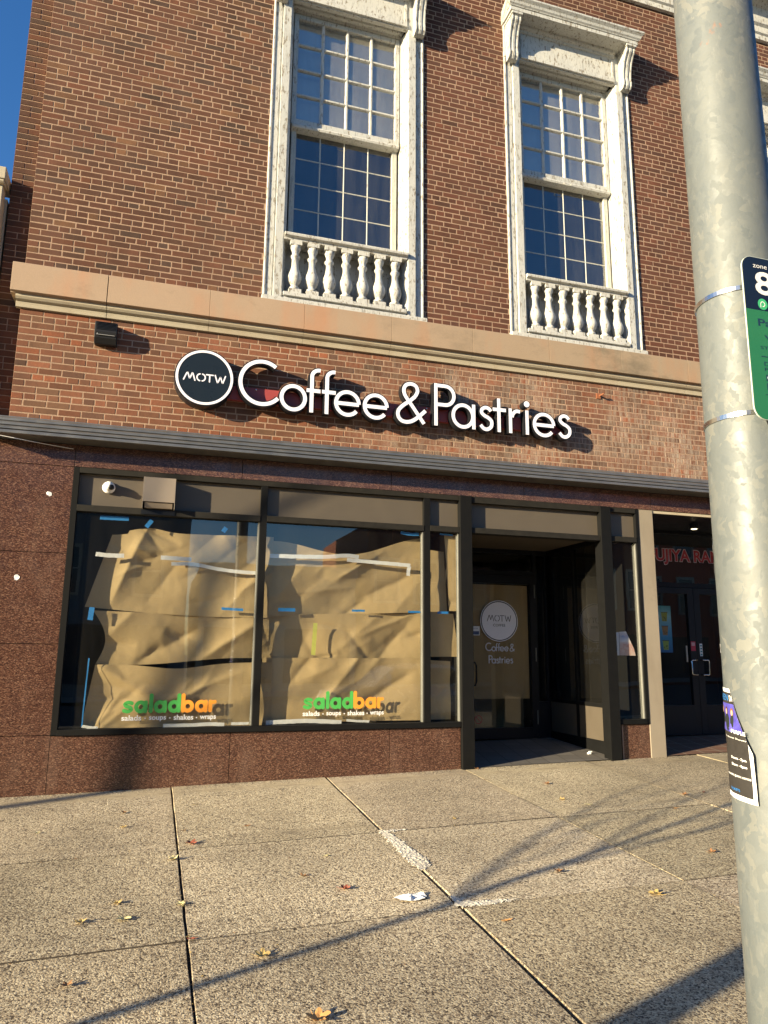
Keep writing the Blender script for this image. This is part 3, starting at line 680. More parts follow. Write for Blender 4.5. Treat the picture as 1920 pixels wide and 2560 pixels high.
# entry back wall with glazed door
DY = 1.5
b = MB(); zb = gz(4.4, 1.5)
for (x0, x1, z0, z1) in ((3.34, 3.95, .3, 3.019), (4.985, 5.03, .4, 3.019), (5.165, 5.235, .4, 3.019), (3.951, 4.984, 2.665, 2.72), (3.951, 4.984, 2.96, 3.019), (5.031, 5.164, .4, .98), (5.031, 5.164, 2.95, 3.019)):
    b.box(x0, x1, DY, DY+.06, z0, z1)
dframe = b.build('entry_frame', BLACK, bld, bevel=.0015)
b = MB(); b.add([(3.951,DY+.03,2.72),(4.984,DY+.03,2.72),(4.984,DY+.03,2.96),(3.951,DY+.03,2.96)], [(0,1,2,3)]); b.add([(5.03,DY+.03,.98),(5.165,DY+.03,.98),(5.165,DY+.03,2.95),(5.03,DY+.03,2.95)], [(0,1,2,3)]); b.build('sidelight_glass', GLD, dframe)
b = MB()
b.box(3.953, 4.04, DY-.012, DY+.04, .515, 2.66); b.box(4.92, 4.982, DY-.012, DY+.04, .515, 2.66); b.box(4.041, 4.919, DY-.012, DY+.04, 2.545, 2.66); b.box(4.041, 4.919, DY-.012, DY+.04, .515, .655)
door = b.build('entry_door', BLACK, bld, bevel=.0015)
b = MB(); b.add([(4.04,DY+.02,.655),(4.92,DY+.02,.655),(4.92,DY+.02,2.545),(4.04,DY+.02,2.545)], [(0,1,2,3)]); b.build('door_glass', GLD, door)
b = MB(); b.tube([(4.0, DY-.012, 1.50), (4.07, DY-.06, 1.49), (4.085, DY-.06, 1.45), (4.085, DY-.06, 1.25), (4.07, DY-.06, 1.20), (4.0, DY-.012, 1.19)], .011, 8); b.build('door_handle', BLACK, door, smooth=True)
for z in (2.45, 1.60, .78):
    b = MB(); b.tube([(4.986, DY-.02, z-.09), (4.986, DY-.02, z+.09)], .007, 8); b.build('door_hinge', FRML, door)
# interior seen through the glass
b = MB(); b.box(3.4, 5.2, 4.2, 4.25, .4, 3.4); b.box(3.34, 3.38, 1.7, 4.2, .4, 3.4)
b.build('interior_partition', m_plain('brown_interior', (.12, .085, .05), .9), bld)
b = MB(); b.box(4.4, 5.15, 2.2, 2.9, .48, 1.05); b.build('shop_counter', m_plain('pale_wood_counter', (.30, .24, .13), .7), bld)
b = MB(); b.box(-1.4, 9.5, .06, 6, .30, .33); b.build('interior_floor', m_plain('interior_floor', (.08, .065, .05), .7), bld)
b = MB(); b.box(-.9, 3.29, 2.6, 2.65, .3, 3.4); b.build('shop_back_wall', m_plain('dim_back_wall', (.05, .045, .035), .9), bld)

b = MB(); b.box(4.05, 4.91, DY+.05, DY+.053, 1.02, 2.53); tag(b.build('paper_sheet', KRAFT), 'brown paper covering the inside of the entry door glass', 'paper', 'brown paper sheets covering the shop windows')
# ramen shop entrance right of the pilaster
RY = 1.1
b = MB()
for (x0, x1, z0, z1) in ((5.84, 6.16, .4, 3.37), (6.161, 8.62, 2.55, 2.615), (8.621, 9.0, .4, 3.37), (6.161, 8.62, 3.31, 3.37)): b.box(x0, x1, RY, RY+.06, z0, z1)
b.box(5.842, 9.0, .06, RY-.001, 3.35, 3.369); rfr = b.build('side_entry_frame', BLACK, bld)
b = MB(); b.box(5.845, 9.0, .0, .03, 3.340, 3.3695); b.build('header_strip', LIME, bld)
b = MB(); b.add([(6.16,RY+.03,2.615),(8.62,RY+.03,2.615),(8.62,RY+.03,3.31),(6.16,RY+.03,3.31)], [(0,1,2,3)]); b.build('transom_glass', GLS, rfr)
b = MB(); b.box(6.0, 9.0, RY+1.6, RY+1.65, .4, 3.4); b.build('ramen_back_wall', DARK, bld)
for (x0, x1, hs) in ((6.17, 7.277, 1), (7.283, 8.61, -1)):
    b = MB(); st = .10
    b.box(x0, x0+st, RY-.01, RY+.04, .545, 2.545); b.box(x1-st, x1, RY-.01, RY+.04, .545, 2.545); b.box(x0+st, x1-st, RY-.01, RY+.04, 2.46, 2.545); b.box(x0+st, x1-st, RY-.01, RY+.04, .545, .94)
    d = b.build('side_entry_door', m_plain('matt_black_door', (.016, .017, .02), .4), bld, bevel=.0015)
    b = MB(); b.add([(x0+st,RY+.02,.94),(x1-st,RY+.02,.94),(x1-st,RY+.02,2.46),(x0+st,RY+.02,2.46)], [(0,1,2,3)]); b.build('door_glass', GLD, d)
    hx = x1-.05 if hs > 0 else x0+.05
    b = MB(); o_ = -.09*hs
    b.tube([(hx, RY-.01, 1.545), (hx, RY-.065, 1.545), (hx+o_*.9, RY-.065, 1.545), (hx+o_, RY-.065, 1.53), (hx+o_, RY-.065, 1.36), (hx+o_*.9, RY-.065, 1.345), (hx, RY-.065, 1.345), (hx, RY-.01, 1.345)], .010, 8)
    b.build('door_handle', STEEL, d, smooth=True)

# ------------------------------------------------------------------ the neighbour on the left
nb = thing('limestone_building', 'low pale limestone building edge with coping at the left of the brick wall', 'building', (-4, 0, .2))
b = MB(); b.box(-9, -1.735, -.02, .15-.002, .1, 5.80); b.box(-9, -1.742, -.0, .148, 5.80, 6.26); b.box(-9, -1.71, -.05, .148, .1, .6); b.build('stone_front', LIME, nb, bevel=.004)
b = MB(); b.box(-9, -1.715, -.06, .3, 6.30, 6.43); b.prism_x([(.1, 6.26), (-.03, 6.26), (-.05, 6.28), (-.045, 6.299), (.1, 6.299)], -9, -1.725); b.build('coping', LIME, nb, bevel=.006)
b = MB(); b.box(-9, -1.72, .16, 3, .1, 6.2); b.build('wall_core', LIME, nb)

# ------------------------------------------------------------------ shop sign
CW = .0415
def glyphs():
    G = {}
    def e(cx): return [spline([], 1) if False else arc(cx, 4.277, .129, .13, 0, 322)[:], [(cx-.12, 4.272), (cx+.129, 4.272)]]
    G[0] = ('C', [arc(.948, 4.403, .228, .236, 52, 319, 40)])
    G[1] = ('o', ['c', arc(1.285, 4.275, .127, .131, 0, 360, 40)[:-1]])
    G[2] = ('f', [[(1.483, 4.132)] + arc(1.563, 4.540, .080, .076, 180, 82, 12), [(1.425, 4.378), (1.462, 4.378)], [(1.504, 4.378), (1.578, 4.378)]])
    G[3] = ('f', [[(1.65, 4.132)] + arc(1.730, 4.540, .080, .076, 180, 82, 12), [(1.595, 4.38), (1.629, 4.38)], [(1.671, 4.38), (1.748, 4.38)]])
    G[4] = ('e', e(1.882)); G[5] = ('e', e(2.205))
    G[6] = ('ampersand', [spline([(2.772, 4.135), (2.70, 4.235), (2.62, 4.345), (2.545, 4.45), (2.532, 4.52), (2.56, 4.572), (2.618, 4.59), (2.675, 4.568), (2.694, 4.51), (2.665, 4.445)], 6)
                          , spline([(2.665, 4.445), (2.60, 4.385), (2.52, 4.325), (2.468, 4.262), (2.465, 4.20), (2.50, 4.152), (2.562, 4.137), (2.63, 4.155), (2.70, 4.205), (2.79, 4.29)], 6)])
    G[7] = ('P', [[(2.916, 4.132), (2.916, 4.634)], [(2.938, 4.611)] + arc(3.03, 4.498, .107, .113, 90, -90, 16) + [(2.938, 4.385)]])
    G[8] = ('a', ['c', arc(3.248, 4.278, .122, .13, 0, 360, 40)[:-1], [(3.381, 4.132), (3.381, 4.428)]])
    def s_(cx, h=0): return [spline([(cx+.062, 4.372+h), (cx+.035, 4.402+h), (cx-.01, 4.410+h), (cx-.05, 4.385+h), (cx-.055, 4.345+h), (cx-.02, 4.312+h), (cx+.03, 4.288+h), (cx+.068, 4.25+h), (cx+.064, 4.19+h), (cx+.02, 4.152+h), (cx-.03, 4.155+h), (cx-.07, 4.195+h)], 5)]
    G[9] = ('s', s_(3.537))
    G[10] = ('t', [[(3.701, 4.132), (3.701, 4.54)], [(3.622, 4.402), (3.68, 4.402)], [(3.722, 4.402), (3.792, 4.402)]])
    G[11] = ('r', [[(3.848, 4.134), (3.848, 4.434)], spline([(3.868, 4.33), (3.885, 4.375), (3.925, 4.408), (3.975, 4.405)], 5)])
    G[12] = ('i', [[(4.065, 4.136), (4.065, 4.432)], 'd', (4.065, 4.51)])
    G[13] = ('e', e(4.288)); G[14] = ('s', s_(4.562, .006))
    return G
def glyph_draw(b, st, w, y0, y1, T=lambda p: p, k=0):
    i = 0; lay = 0
    while i < len(st):
        s = st[i]
        if s == 'c': i += 1; b.ribbon([T(p) for p in st[i]], w, y0-lay*.0008, y1, closed=True)
        elif s == 'd':
            i += 1; c = T(st[i]); c2 = T((st[i][0]+.037, st[i][1]+.037)); q = (w-CW)/2 if w > .02 else 0; b.disc(c[0], c[1], c2[0]-c[0]+q*.8, c2[1]-c[1]+q*.8, y0-lay*.0008, y1, 24)
        else: b.ribbon([T(p) for p in s], w, y0-lay*.0008, y1)
        lay += 1; i += 1
SG = glyphs()
sign = thing('shop_sign', 'black and white channel letter sign reading Coffee & Pastries on the low brick wall', 'sign', (2.4, 0, 4.1))
for i in range(15):
    nm, st = SG[i]; b = MB(); glyph_draw(b, st, CW+.024, -.148, -.058)
    can = norm(b.build('letter', BLACK, sign)); b = MB(); glyph_draw(b, st, CW, -.1535, None); b.build('letter_face', ACRY, can)
b = MB(); b.box(.5, 4.62, -.056, -.002, 4.215, 4.37); b.build('raceway', REDR, sign, bevel=.003)
for x in (.9, 1.6, 2.3, 2.84, 3.5, 4.15): b = MB(); b.lathe([(.008, 0), (.008, .004), (.004, .006)], 0, 0, 8); o = b.build('bolt', STEEL, sign); o.rotation_euler = (R(90), 0, 0); o.location = Vector((x, -.056, 4.352))-sign.location
b = MB(); b.disc(.354, 4.39, .303, .308, -.148, -.002, 64); lg = b.build('round_logo', BLACK, sign, bevel=.002)
b = MB(); b.ribbon(arc(.354, 4.39, .278, .283, 0, 360, 64)[:-1], .026, -.1525, -.1485, closed=True); b.build('logo_ring', ACRY, lg)
b = MB(); b.disc(.354, 4.39, .264, .269, -.1495, None, 64); b.build('logo_face', NAVY, lg)
def motw(b, cx, cz, W, H, w, y, split=True):
    X = lambda u, v: (cx+(u-.5)*W, cz+(v-.5)*H)
    S = []
    S += [[(0, 0), (.07, .95)], [(.09, 1), (.14, .25)], [(.15, .25), (.20, 1)], [(.215, .95), (.27, 0)]]
    S += [[(.40+.085*math.cos(R(a)), .5+.48*math.sin(R(a))) for a in range(100, 261, 10)], [(.43+.085*math.cos(R(a)), .5+.48*math.sin(R(a))) for a in range(-80, 81, 10)]]
    S += [[(.54, .96), (.70, .96)], [(.62, .82), (.62, 0)]]
    S += [[(.75, 1), (.81, .03)], [(.825, .05), (.875, .78)], [(.885, .78), (.93, .05)], [(.945, .03), (1.0, 1)]]
    for s in S: b.ribbon([X(*p) for p in s], w, y, rc=True)
b = MB(); motw(b, .355, 4.386, .42, .078, .0135, -.1512); b.build('logo_letters', ACRY, lg)

# ------------------------------------------------------------------ wall fixtures
wl = thing('wall_light', 'small black slotted wall light high on the brick at left', 'wall light', (-.64, 0, 4.65))
b = MB(); b.prism_x([(0, 4.655), (-.07, 4.648), (-.115, 4.70), (-.13, 4.76), (-.12, 4.87), (0, 4.885)], -.745, -.53); b.build('housing', m_plain('black_plastic', (.018, .018, .02), .45), wl, bevel=.006)
b = MB()
for k in range(6): z = 4.785+.015*k; yy = -.1275+.0008*k; b.box(-.728, -.547, yy-.006, yy+.01, z, z+.006)
b.build('louvre', BLACK, wl)
b = MB(); b.box(-.725, -.55, -.1335, -.12, 4.725, 4.729); b.disc(-.715, 4.735, .005, .005, -.134, -.12, 12); b.build('trim', m_plain('grey_trim', (.3, .3, .3), .4), wl)
cmx = thing('security_camera', 'white dome security camera on the taupe panel above the left window', 'camera', (-.50, .03, 3.19))
b = MB(); b.lathe([(.060, 0), (.062, .012), (.058, .03), (.046, .036), (.046, .05), (.044, .07), (.034, .092), (.018, .104), (.003, .108)], 0, 0, 28); o = b.build('dome', WHITE, cmx, smooth=True); o.rotation_euler = (R(80), 0, R(4)); o.location = (0, 0, 0)
b = MB(); b.lathe([(.026, .0), (.027, .030), (.020, .036), (.006, .038)], 0, 0, 20); o = b.build('lens', BLACK, cmx, smooth=True); o.rotation_euler = (R(100), 0, R(22)); o.location = (.02, -.072, -.005)
vh = thing('vent_hood', 'grey brown metal vent hood on the panel above the left shop window', 'vent', (-.02, .03, 2.95))
VM = m_plain('brushed_brown_metal', (.27, .22, .17), .5, .2, .15, 5)
b = MB(); b.box(-.172, .137, -.11, -.106, 3.055, 3.30); b.box(-.172, -.168, -.106, .031, 2.99, 3.30); b.box(.133, .137, -.106, .031, 2.99, 3.30); b.box(-.172, .137, -.106, .031, 3.3005, 3.304); b.build('hood', VM, vh, bevel=.001)
b = MB(); b.prism_x([(-.095, 3.05), (-.07, 3.0), (-.03, 3.0), (-.03, 3.05)], -.15, .115); b.build('flap', VM, vh)
b = MB(); b.box(-.18, .145, -.03, -.0245, 2.94, 2.99); b.build('flange', BLACK, vh)

b = MB(); b.tube([(-1.62, -.24, 3.585), (-1.35, -.22, 3.555), (-1.1, -.12, 3.548), (-.85, -.03, 3.545)], .003, 6); tag(b.build('loose_wire', WHITE), 'thin loose white wire under the left end of the metal cornice', 'wire')
b = MB(); b.tube([(5.17, .0, 4.79), (5.16, -.05, 4.785), (5.19, -.06, 4.80)], .012, 8); b.box(5.12, 5.18, -.012, 0, 4.75, 4.82); tag(b.build('rusty_bracket', m_plain('rust', (.25, .09, .04), .8)), 'small rusty bracket stub under the limestone band at right', 'bracket')
# ------------------------------------------------------------------ window lettering
def saladbar(x0, x1, z0, label):
    t = thing('window_lettering', label, 'decal', ((x0+x1)/2, .034, z0), 'saladbar lettering on the shop windows')
    s = (x1-x0)/8.1; y = .0338; w = s*.345; r_ = s*.37; X = lambda u: x0+u*s; Z = lambda v: z0+v*s
    def o(b, u, lay): b.ribbon([(X(u)+r_*math.cos(R(a)), Z(.55)+r_*math.sin(R(a))*1.04) for a in range(0, 360, 12)], w, y-lay, closed=True)
    def stem(b, u, v0, v1, lay): b.ribbon([(X(u), Z(v0)), (X(u), Z(v1))], w, y-lay, rc=True)
    b = MB(); b.ribbon(spline([(X(.80), Z(.86)), (X(.5), Z(.93)), (X(.24), Z(.80)), (X(.34), Z(.62)), (X(.66), Z(.50)), (X(.76), Z(.30)), (X(.5), Z(.16)), (X(.17), Z(.24))], 5), w*.92, y, rc=True)
    o(b, 1.55, 0); stem(b, 1.96, .17, .93, .0004); stem(b, 2.42, .17, 1.52, .0002)
    o(b, 3.19, .0003); stem(b, 3.60, .17, .93, .0006); o(b, 4.39, 0); stem(b, 4.80, .17, 1.52, .0004)
    b.build('green_letters', GREEN, t)
    b = MB(); stem(b, 5.17, .17, 1.52, .0008); o(b, 5.58, .0006); o(b, 6.74, .0003); stem(b, 7.15, .17, .93, .0008)
    stem(b, 7.56, .17, .93, .0002); b.ribbon(spline([(X(7.56), Z(.6)), (X(7.66), Z(.84)), (X(7.95), Z(.92))], 4), w*.9, y-.0005, rc=True); b.build('orange_letters', ORNG, t)
    for wd, a, c_ in (('salads', 0, .205), ('soups', .285, .465), ('shakes', .545, .755), ('wraps', .825, 1)):
        hh = .36 if wd == 'soups' else .46; zz = z0-s*.62-(s*.10 if wd in ('soups', 'wraps') else 0); hh = {'salads': .46, 'soups': .44, 'shakes': .46, 'wraps': .44}[wd]
        b = text_mb(wd, x0+(x1-x0)*a, x0+(x1-x0)*c_, zz, y, height=s*hh, bold=.02); b.build('small_word', WHITE, t)
    for a in (.245, .505, .79): b = MB(); b.disc(x0+(x1-x0)*a, z0-s*.44, s*.06, s*.06, y, None, 10); b.build('small_dot', WHITE, t)
saladbar(-.225, .655, 1.015, 'green and orange saladbar lettering low on the left shop window')
saladbar(1.52, 2.385, 1.03, 'green and orange saladbar lettering low on the wider middle shop window')

dd = thing('door_lettering', 'white round coffee shop logo and lettering on the entry door glass', 'decal', (4.46, DY, 1.5))
b = MB(); cx, cz = 4.464, 2.042; b.disc(cx, cz, .278, .274, DY+.017, None, 64); rd = b.build('round_decal', m_plain('white_decal', (.85, .84, .90), .5, 0, .02), dd)
b = MB(); b.ribbon(arc(cx, cz, .262, .258, 0, 360, 64)[:-1], .012, DY+.0165, closed=True); motw(b, cx, cz+.035, .35, .078, .008, DY+.016); text_mb('COFFEE', cx-.09, cx+.09, cz-.075, DY+.016, height=.034, mb=b); b.build('decal_print', BLACK, rd)
b = MB()
def put(chars, x0, x1, z0, h):
    xa = {0: .69, 7: 2.885}[chars[0]]; xb = {6: 2.80, 14: 4.65}[chars[-1]]; sx = (x1-x0)/(xb-xa); sz = h/.505
    for i in chars:
        dx = 0; glyph_draw(b, SG[i][1], .0135, DY+.017, None, T=lambda p: (x0+(p[0]-xa)*sx, z0+(p[1]-4.13)*sz))
put([0, 1, 2, 3, 4, 5, 6], 4.255, 4.685, 1.64, .105); put([7, 8, 9, 10, 11, 12, 13, 14], 4.30, 4.655, 1.48, .105)
b.build('name_letters', m_plain('grey_white_vinyl', (.62, .62, .66), .5, 0, .02), dd)
nt_ = thing('notice_sticker', 'small blue and white notice sticker at the left of the entry door glass', 'sticker', (4.1, DY, 1.85))
b = MB(); b.box(4.05, 4.175, DY+.015, DY+.017, 1.845, 1.965); b.build('notice_card', WHITE, nt_)
b = MB(); b.box(4.06, 4.165, DY+.0140, DY+.0145, 1.855, 1.90); text_mb('NOTICE', 4.075, 4.15, 1.93, DY+.0143, height=.014, mb=b); b.build('notice_print', m_plain('dull_blue', (.06, .09, .2), .6), nt_)
b = MB(); b.ribbon(arc(4.14, .76, .05, .05, 0, 360, 30)[:-1], .009, DY+.017, closed=True); b.ribbon([(4.105, .795), (4.175, .725)], .008, DY+.0165); tag(b.build('no_smoking_sticker', m_plain('dull_red', (.4, .05, .05), .6)), 'round red no smoking sticker low on the entry door glass', 'sticker')

fl = thing('transom_lettering', 'red outlined FUJIYA RAMEN lettering on the glass above the black double doors', 'decal', (7.3, RY, 2.86))
b = text_mb('FUJIYA RAMEN', 6.61, 8.13, 2.862, RY+.0275, height=.240, bold=.06); b.build('letter_outline', m_plain('pale_outline', (.55, .45, .45), .5), fl)
b = text_mb('FUJIYA RAMEN', 6.62, 8.12, 2.870, RY+.0268, height=.222, bold=.028); b.build('red_letters', m_plain('red_vinyl', (.42, .03, .035), .5), fl)
dp = thing('drinks_poster', 'blue poster of bubble tea cups behind the left black door glass', 'poster', (6.75, RY, 1.65))
t = NT('poster_blue'); s_ = t.n('ShaderNodeSeparateXYZ'); t.l(t.co(), s_.inputs[0]); t.set(t.ramp(t.math('MULTIPLY', t.math('SUBTRACT', s_.outputs[2], 1.6), 1.4), [(0, (.02, .12, .40)), (.45, (.06, .38, .62)), (.75, (.30, .60, .62)), (1, (.05, .30, .26))]), .5)
b = MB(); b.box(6.45, 6.91, RY+.023, RY+.026, 1.645, 2.285); b.build('poster_sheet', t.mat, dp)
for i, (cx, cz) in enumerate([(cx_, cz_) for cz_ in (2.13, 1.94, 1.74) for cx_ in (6.58, 6.80)]):
    b = MB(); b.prism_y([(cx-.038, cz-.06), (cx+.038, cz-.06), (cx+.052, cz+.062), (cx-.052, cz+.062)], RY+.0222, RY+.0229); c = b.build('cup_print', m_plain('tea_colour', [(.45, .42, .06), (.40, .40, .05), (.40, .22, .06), (.42, .25, .10), (.16, .26, .08), (.35, .5, .12)][i], .5), dp)
    b = MB(); rr = random.Random(i)
    for k in range(9): b.disc(cx+rr.uniform(-.028, .028), cz-.045+rr.uniform(0, .05), .006, .006, RY+.0218, None, 8)
    b.box(cx-.056, cx+.056, RY+.0216, RY+.0221, cz+.062, cz+.07); b.build('cup_detail', m_plain('pearl', (.06, .05, .03), .5), c)
b = MB(); b.box(7.185, 7.26, RY-.013, RY-.0112, 1.67, 1.80); b.box(7.195, 7.25, RY-.0140, RY-.0132, 1.74, 1.785, 1); tag(b.build('hours_sticker', [m_plain('crimson', (.42, .03, .06), .6), m_plain('pinkish', (.5, .3, .32), .6)]), 'small crimson sticker on the middle stile of the black doors', 'sticker')
b = MB(); b.box(7.33, 7.372, RY-.013, RY-.0112, 1.60, 1.77)
for k in range(4): b.box(7.337, 7.365, RY-.0140, RY-.0132, 1.61+.04*k, 1.635+.04*k, 1)
tag(b.build('card_sticker', [WHITE, m_plain('teal', (.03, .2, .22), .6)]), 'narrow white and teal payment sticker on the right black door', 'sticker')
b = MB(); b.box(7.12, 7.135, RY+.005, RY+.02, 1.52, 1.74); tag(b.build('door_chime', m_plain('ivory_tube', (.5, .46, .38), .5)), 'thin ivory tube standing inside the left black door glass', 'tube')
cl = thing('ceiling_light', 'small round lit downlight under the side entrance ceiling', 'lamp', (6.88, .5, 3.34))
b = MB(); b.lathe([(.055, 3.349), (.055, 3.285), (.045, 3.28)], 6.88, .5, 24); b.build('lamp_body', BLACK, cl)
e = NT('lamp_lens'); e.b.inputs['Emission Color'].default_value = (1, .82, .5, 1); e.b.inputs['Emission Strength'].default_value = 1.2
b = MB(); b.lathe([(.042, 3.279), (.030, 3.272), (.004, 3.27)], 6.88, .5, 24); b.build('lamp_lens', e.mat, cl)

b = MB(); b.box(5.586, 5.630, .062, .8, .4, 3.0); b.box(5.215, 5.63, .55, .56, .4, 3.0); b.build('dark_backing', m_plain('backing_black', (.005, .005, .005), .9), bld)  # black boards added behind the narrow window to stand for its dark interior
tp = thing('torn_flyer', 'torn pink and white flyer in the narrow window right of the entry', 'flyer', (5.38, .04, 1.6))
b = MB(); b.add([(5.245, .05, 1.60), (5.305, .044, 1.60), (5.31, .044, 1.872), (5.245, .055, 1.868)], [(0,1,2,3)]); b.build('folded_edge', WHITE, tp)
t = NT('flyer_print'); s_ = t.n('ShaderNodeSeparateXYZ'); t.l(t.co(), s_.inputs[0]); t.set(t.mix(t.ramp(t.noise(20, 3), [(.45, 0), (.55, .5)]), t.ramp(t.math('MULTIPLY', t.math('SUBTRACT', s_.outputs[2], 1.6), 3.6), [(0, (.65, .45, .36)), (.45, (.62, .33, .27)), (.6, (.8, .76, .74)), (.8, (.35, .38, .55)), (1, (.8, .78, .75))]), (.75, .62, .55)), .5)
b = MB(); b.add([(5.306, .040, 1.60), (5.525, .040, 1.598), (5.505, .040, 1.68), (5.455, .040, 1.78), (5.405, .040, 1.882), (5.312, .040, 1.874)], [tuple(range(6))]); b.build('printed_sheet', t.mat, tp)

# ------------------------------------------------------------------ brown paper sheets
def sheet(name, label, TL, TR, BR, BL, seed, y0=.125, amp=.04, top=None, bot=None, left=None, folds=(), nx=90, nz=44, th=.0):
    b = MB(); vs = []; fs = []; rr = random.Random(seed)
    W = [(rr.uniform(-2.2, 2.2), rr.uniform(2, 6), rr.uniform(0, 6.3), rr.uniform(.3, 1)) for _ in range(5)]
    zc = (TL[1]+BL[1])/2; hh_ = abs(TL[1]-BL[1]); CR = []
    for _ in range(int(9*abs(TR[0]-TL[0]))):
        w_ = rr.uniform(.02, .07); CR.append((rr.uniform(TL[0], TR[0]), zc+rr.uniform(-.5, .5)*hh_, R(rr.choice((-55, -40, -65, 35, 70, -80))+rr.uniform(-12, 12)), w_, w_*rr.uniform(.6, 2.2), rr.choice((-1, 1))*rr.uniform(.009, .025), rr.uniform(.12, .42)))
    for j in range(nz+1):
        v = j/nz
        for i in range(nx+1):
            u = i/nx
            xt = TL[0]+(TR[0]-TL[0])*u; zt = TL[1]+(TR[1]-TL[1])*u + (top(u) if top else 0)
            xb = BL[0]+(BR[0]-BL[0])*u; zb_ = BL[1]+(BR[1]-BL[1])*u + (bot(u) if bot else 0)
            x = xb+(xt-xb)*v; z = zb_+(zt-zb_)*v
            if left: x += left(v)*(1-u)**2
            d = 0
            for (a, f, ph, k) in W[:3]: d += k*math.sin(f*x*1.1+a*z*1.6+ph)
            y = y0+amp*.36*d+.010*noise.noise(Vector((x*2.2, z*2.2, seed)))+.0022*noise.noise(Vector((x*13, z*11, seed+5)))
            for (fx, fz, ang, wl, wr, hgt, ln) in CR+[(f[0], f[1], f[2], f[3], f[5] if len(f) > 5 else f[3]*1.6, f[4], f[6] if len(f) > 6 else .5) for f in folds]:
                ca, sa = math.cos(ang), math.sin(ang)
                q = (x-fx)*ca+(z-fz)*sa; p_ = -(x-fx)*sa+(z-fz)*ca; q += .012*noise.noise(Vector((p_*5, fx*7, seed)))
                if abs(p_) < ln: y += hgt*math.exp(-(abs(q)/(wl if q < 0 else wr))**1.15)*(1-(p_/ln)**2)
            vs.append((x, max(.048, min(.22, y)), z))
    for j in range(nz):
        for i in range(nx): k = j*(nx+1)+i; fs.append((k, k+1, k+nx+2, k+nx+1))
    b.add(vs, fs); o = b.build(name, KRAFT, smooth=True); tag(o, label, 'paper', 'brown paper sheets covering the shop windows'); return o
sheet('paper_sheet', 'topmost brown paper sheet in the left shop window with a folded left edge', (-.44, 2.77), (1.17, 2.80), (1.17, 1.955), (-.64, 2.02), 3,
      top=lambda u: .05*math.exp(-((u-.22)/.12)**2)-.03*(u < .1), bot=lambda u: -.03*math.sin(u*3), nx=130, nz=60, folds=[(-.25, 2.46, R(-20.7), .10, -.065, .11, .52), (.12, 2.35, R(-35), .10, .03, .2, .4), (.85, 2.2, R(-40), .05, -.02, .12, .4)])
sheet('paper_sheet', 'middle brown paper sheet in the left shop window', (-.56, 1.985), (1.16, 1.95), (1.16, 1.53), (-.50, 1.475), 5, y0=.135, nz=30,
      bot=lambda u: -.02*math.sin(u*6), left=lambda v: .10*math.sin(v*3.14), folds=[(.75, 1.7, R(-55), .06, -.05), (.4, 1.8, R(-60), .07, .04)])
sheet('paper_sheet', 'lowest brown paper sheet behind the left saladbar lettering', (-.50, 1.47), (1.2, 1.50), (1.2, .842), (-.585, .885), 8, y0=.105, nz=36,
      top=lambda u: -.05*math.exp(-((u-.45)/.2)**2), folds=[(-.2, 1.3, R(60), .07, -.05), (.5, 1.25, R(-70), .06, -.04)])
sheet('paper_sheet', 'topmost brown paper sheet in the wide middle window, its top edge sagging', (1.14, 2.76), (2.86, 2.88), (2.86, 2.05), (1.14, 1.965), 12,
      top=lambda u: -.16*math.sin(u*3.14)**2-.03*u*(1-u), folds=[(1.9, 2.4, R(-55), .10, -.05), (2.5, 2.35, R(-65), .08, .045), (1.5, 2.2, R(-50), .12, .03)])
sheet('paper_sheet', 'middle brown paper sheet in the wide middle window with a yellow tape strip', (1.11, 1.985), (2.86, 2.04), (2.86, 1.55), (1.10, 1.545), 17, y0=.13, nz=30,
      folds=[(2.1, 1.8, R(-50), .10, -.03), (2.5, 1.7, R(-40), .08, .03)])
sheet('paper_sheet', 'lowest brown paper sheet behind the lettering of the wide middle window', (1.10, 1.545), (2.86, 1.55), (2.86, .895), (1.09, .90), 21, y0=.108, nz=36,
      folds=[(1.95, 1.35, R(-40), .06, -.045), (2.4, 1.2, R(-60), .07, .045)])
sheet('paper_sheet', 'rolled upright brown paper strip in the narrow window left of the entry', (3.10, 2.925), (3.245, 2.93), (3.25, 2.07), (3.155, 2.07), 25, y0=.08, amp=.006, nx=12, folds=[])
sheet('paper_sheet', 'middle brown paper sheet in the narrow window left of the entry', (2.90, 2.06), (3.215, 2.04), (3.27, 1.57), (2.90, 1.567), 27, y0=.10, amp=.02, nx=30, nz=20)
sheet('paper_sheet', 'lowest brown paper sheet in the narrow window left of the entry', (2.90, 1.53), (3.17, 1.52), (3.17, .90), (2.90, .90), 29, y0=.10, amp=.02, nx=30, nz=30)
sheet('paper_sheet', 'shaded upper brown paper sheet behind the rolled strip in the narrow window', (2.90, 2.76), (3.12, 2.74), (3.16, 2.06), (2.90, 2.06), 33, y0=.15, amp=.01, nx=20, nz=20)
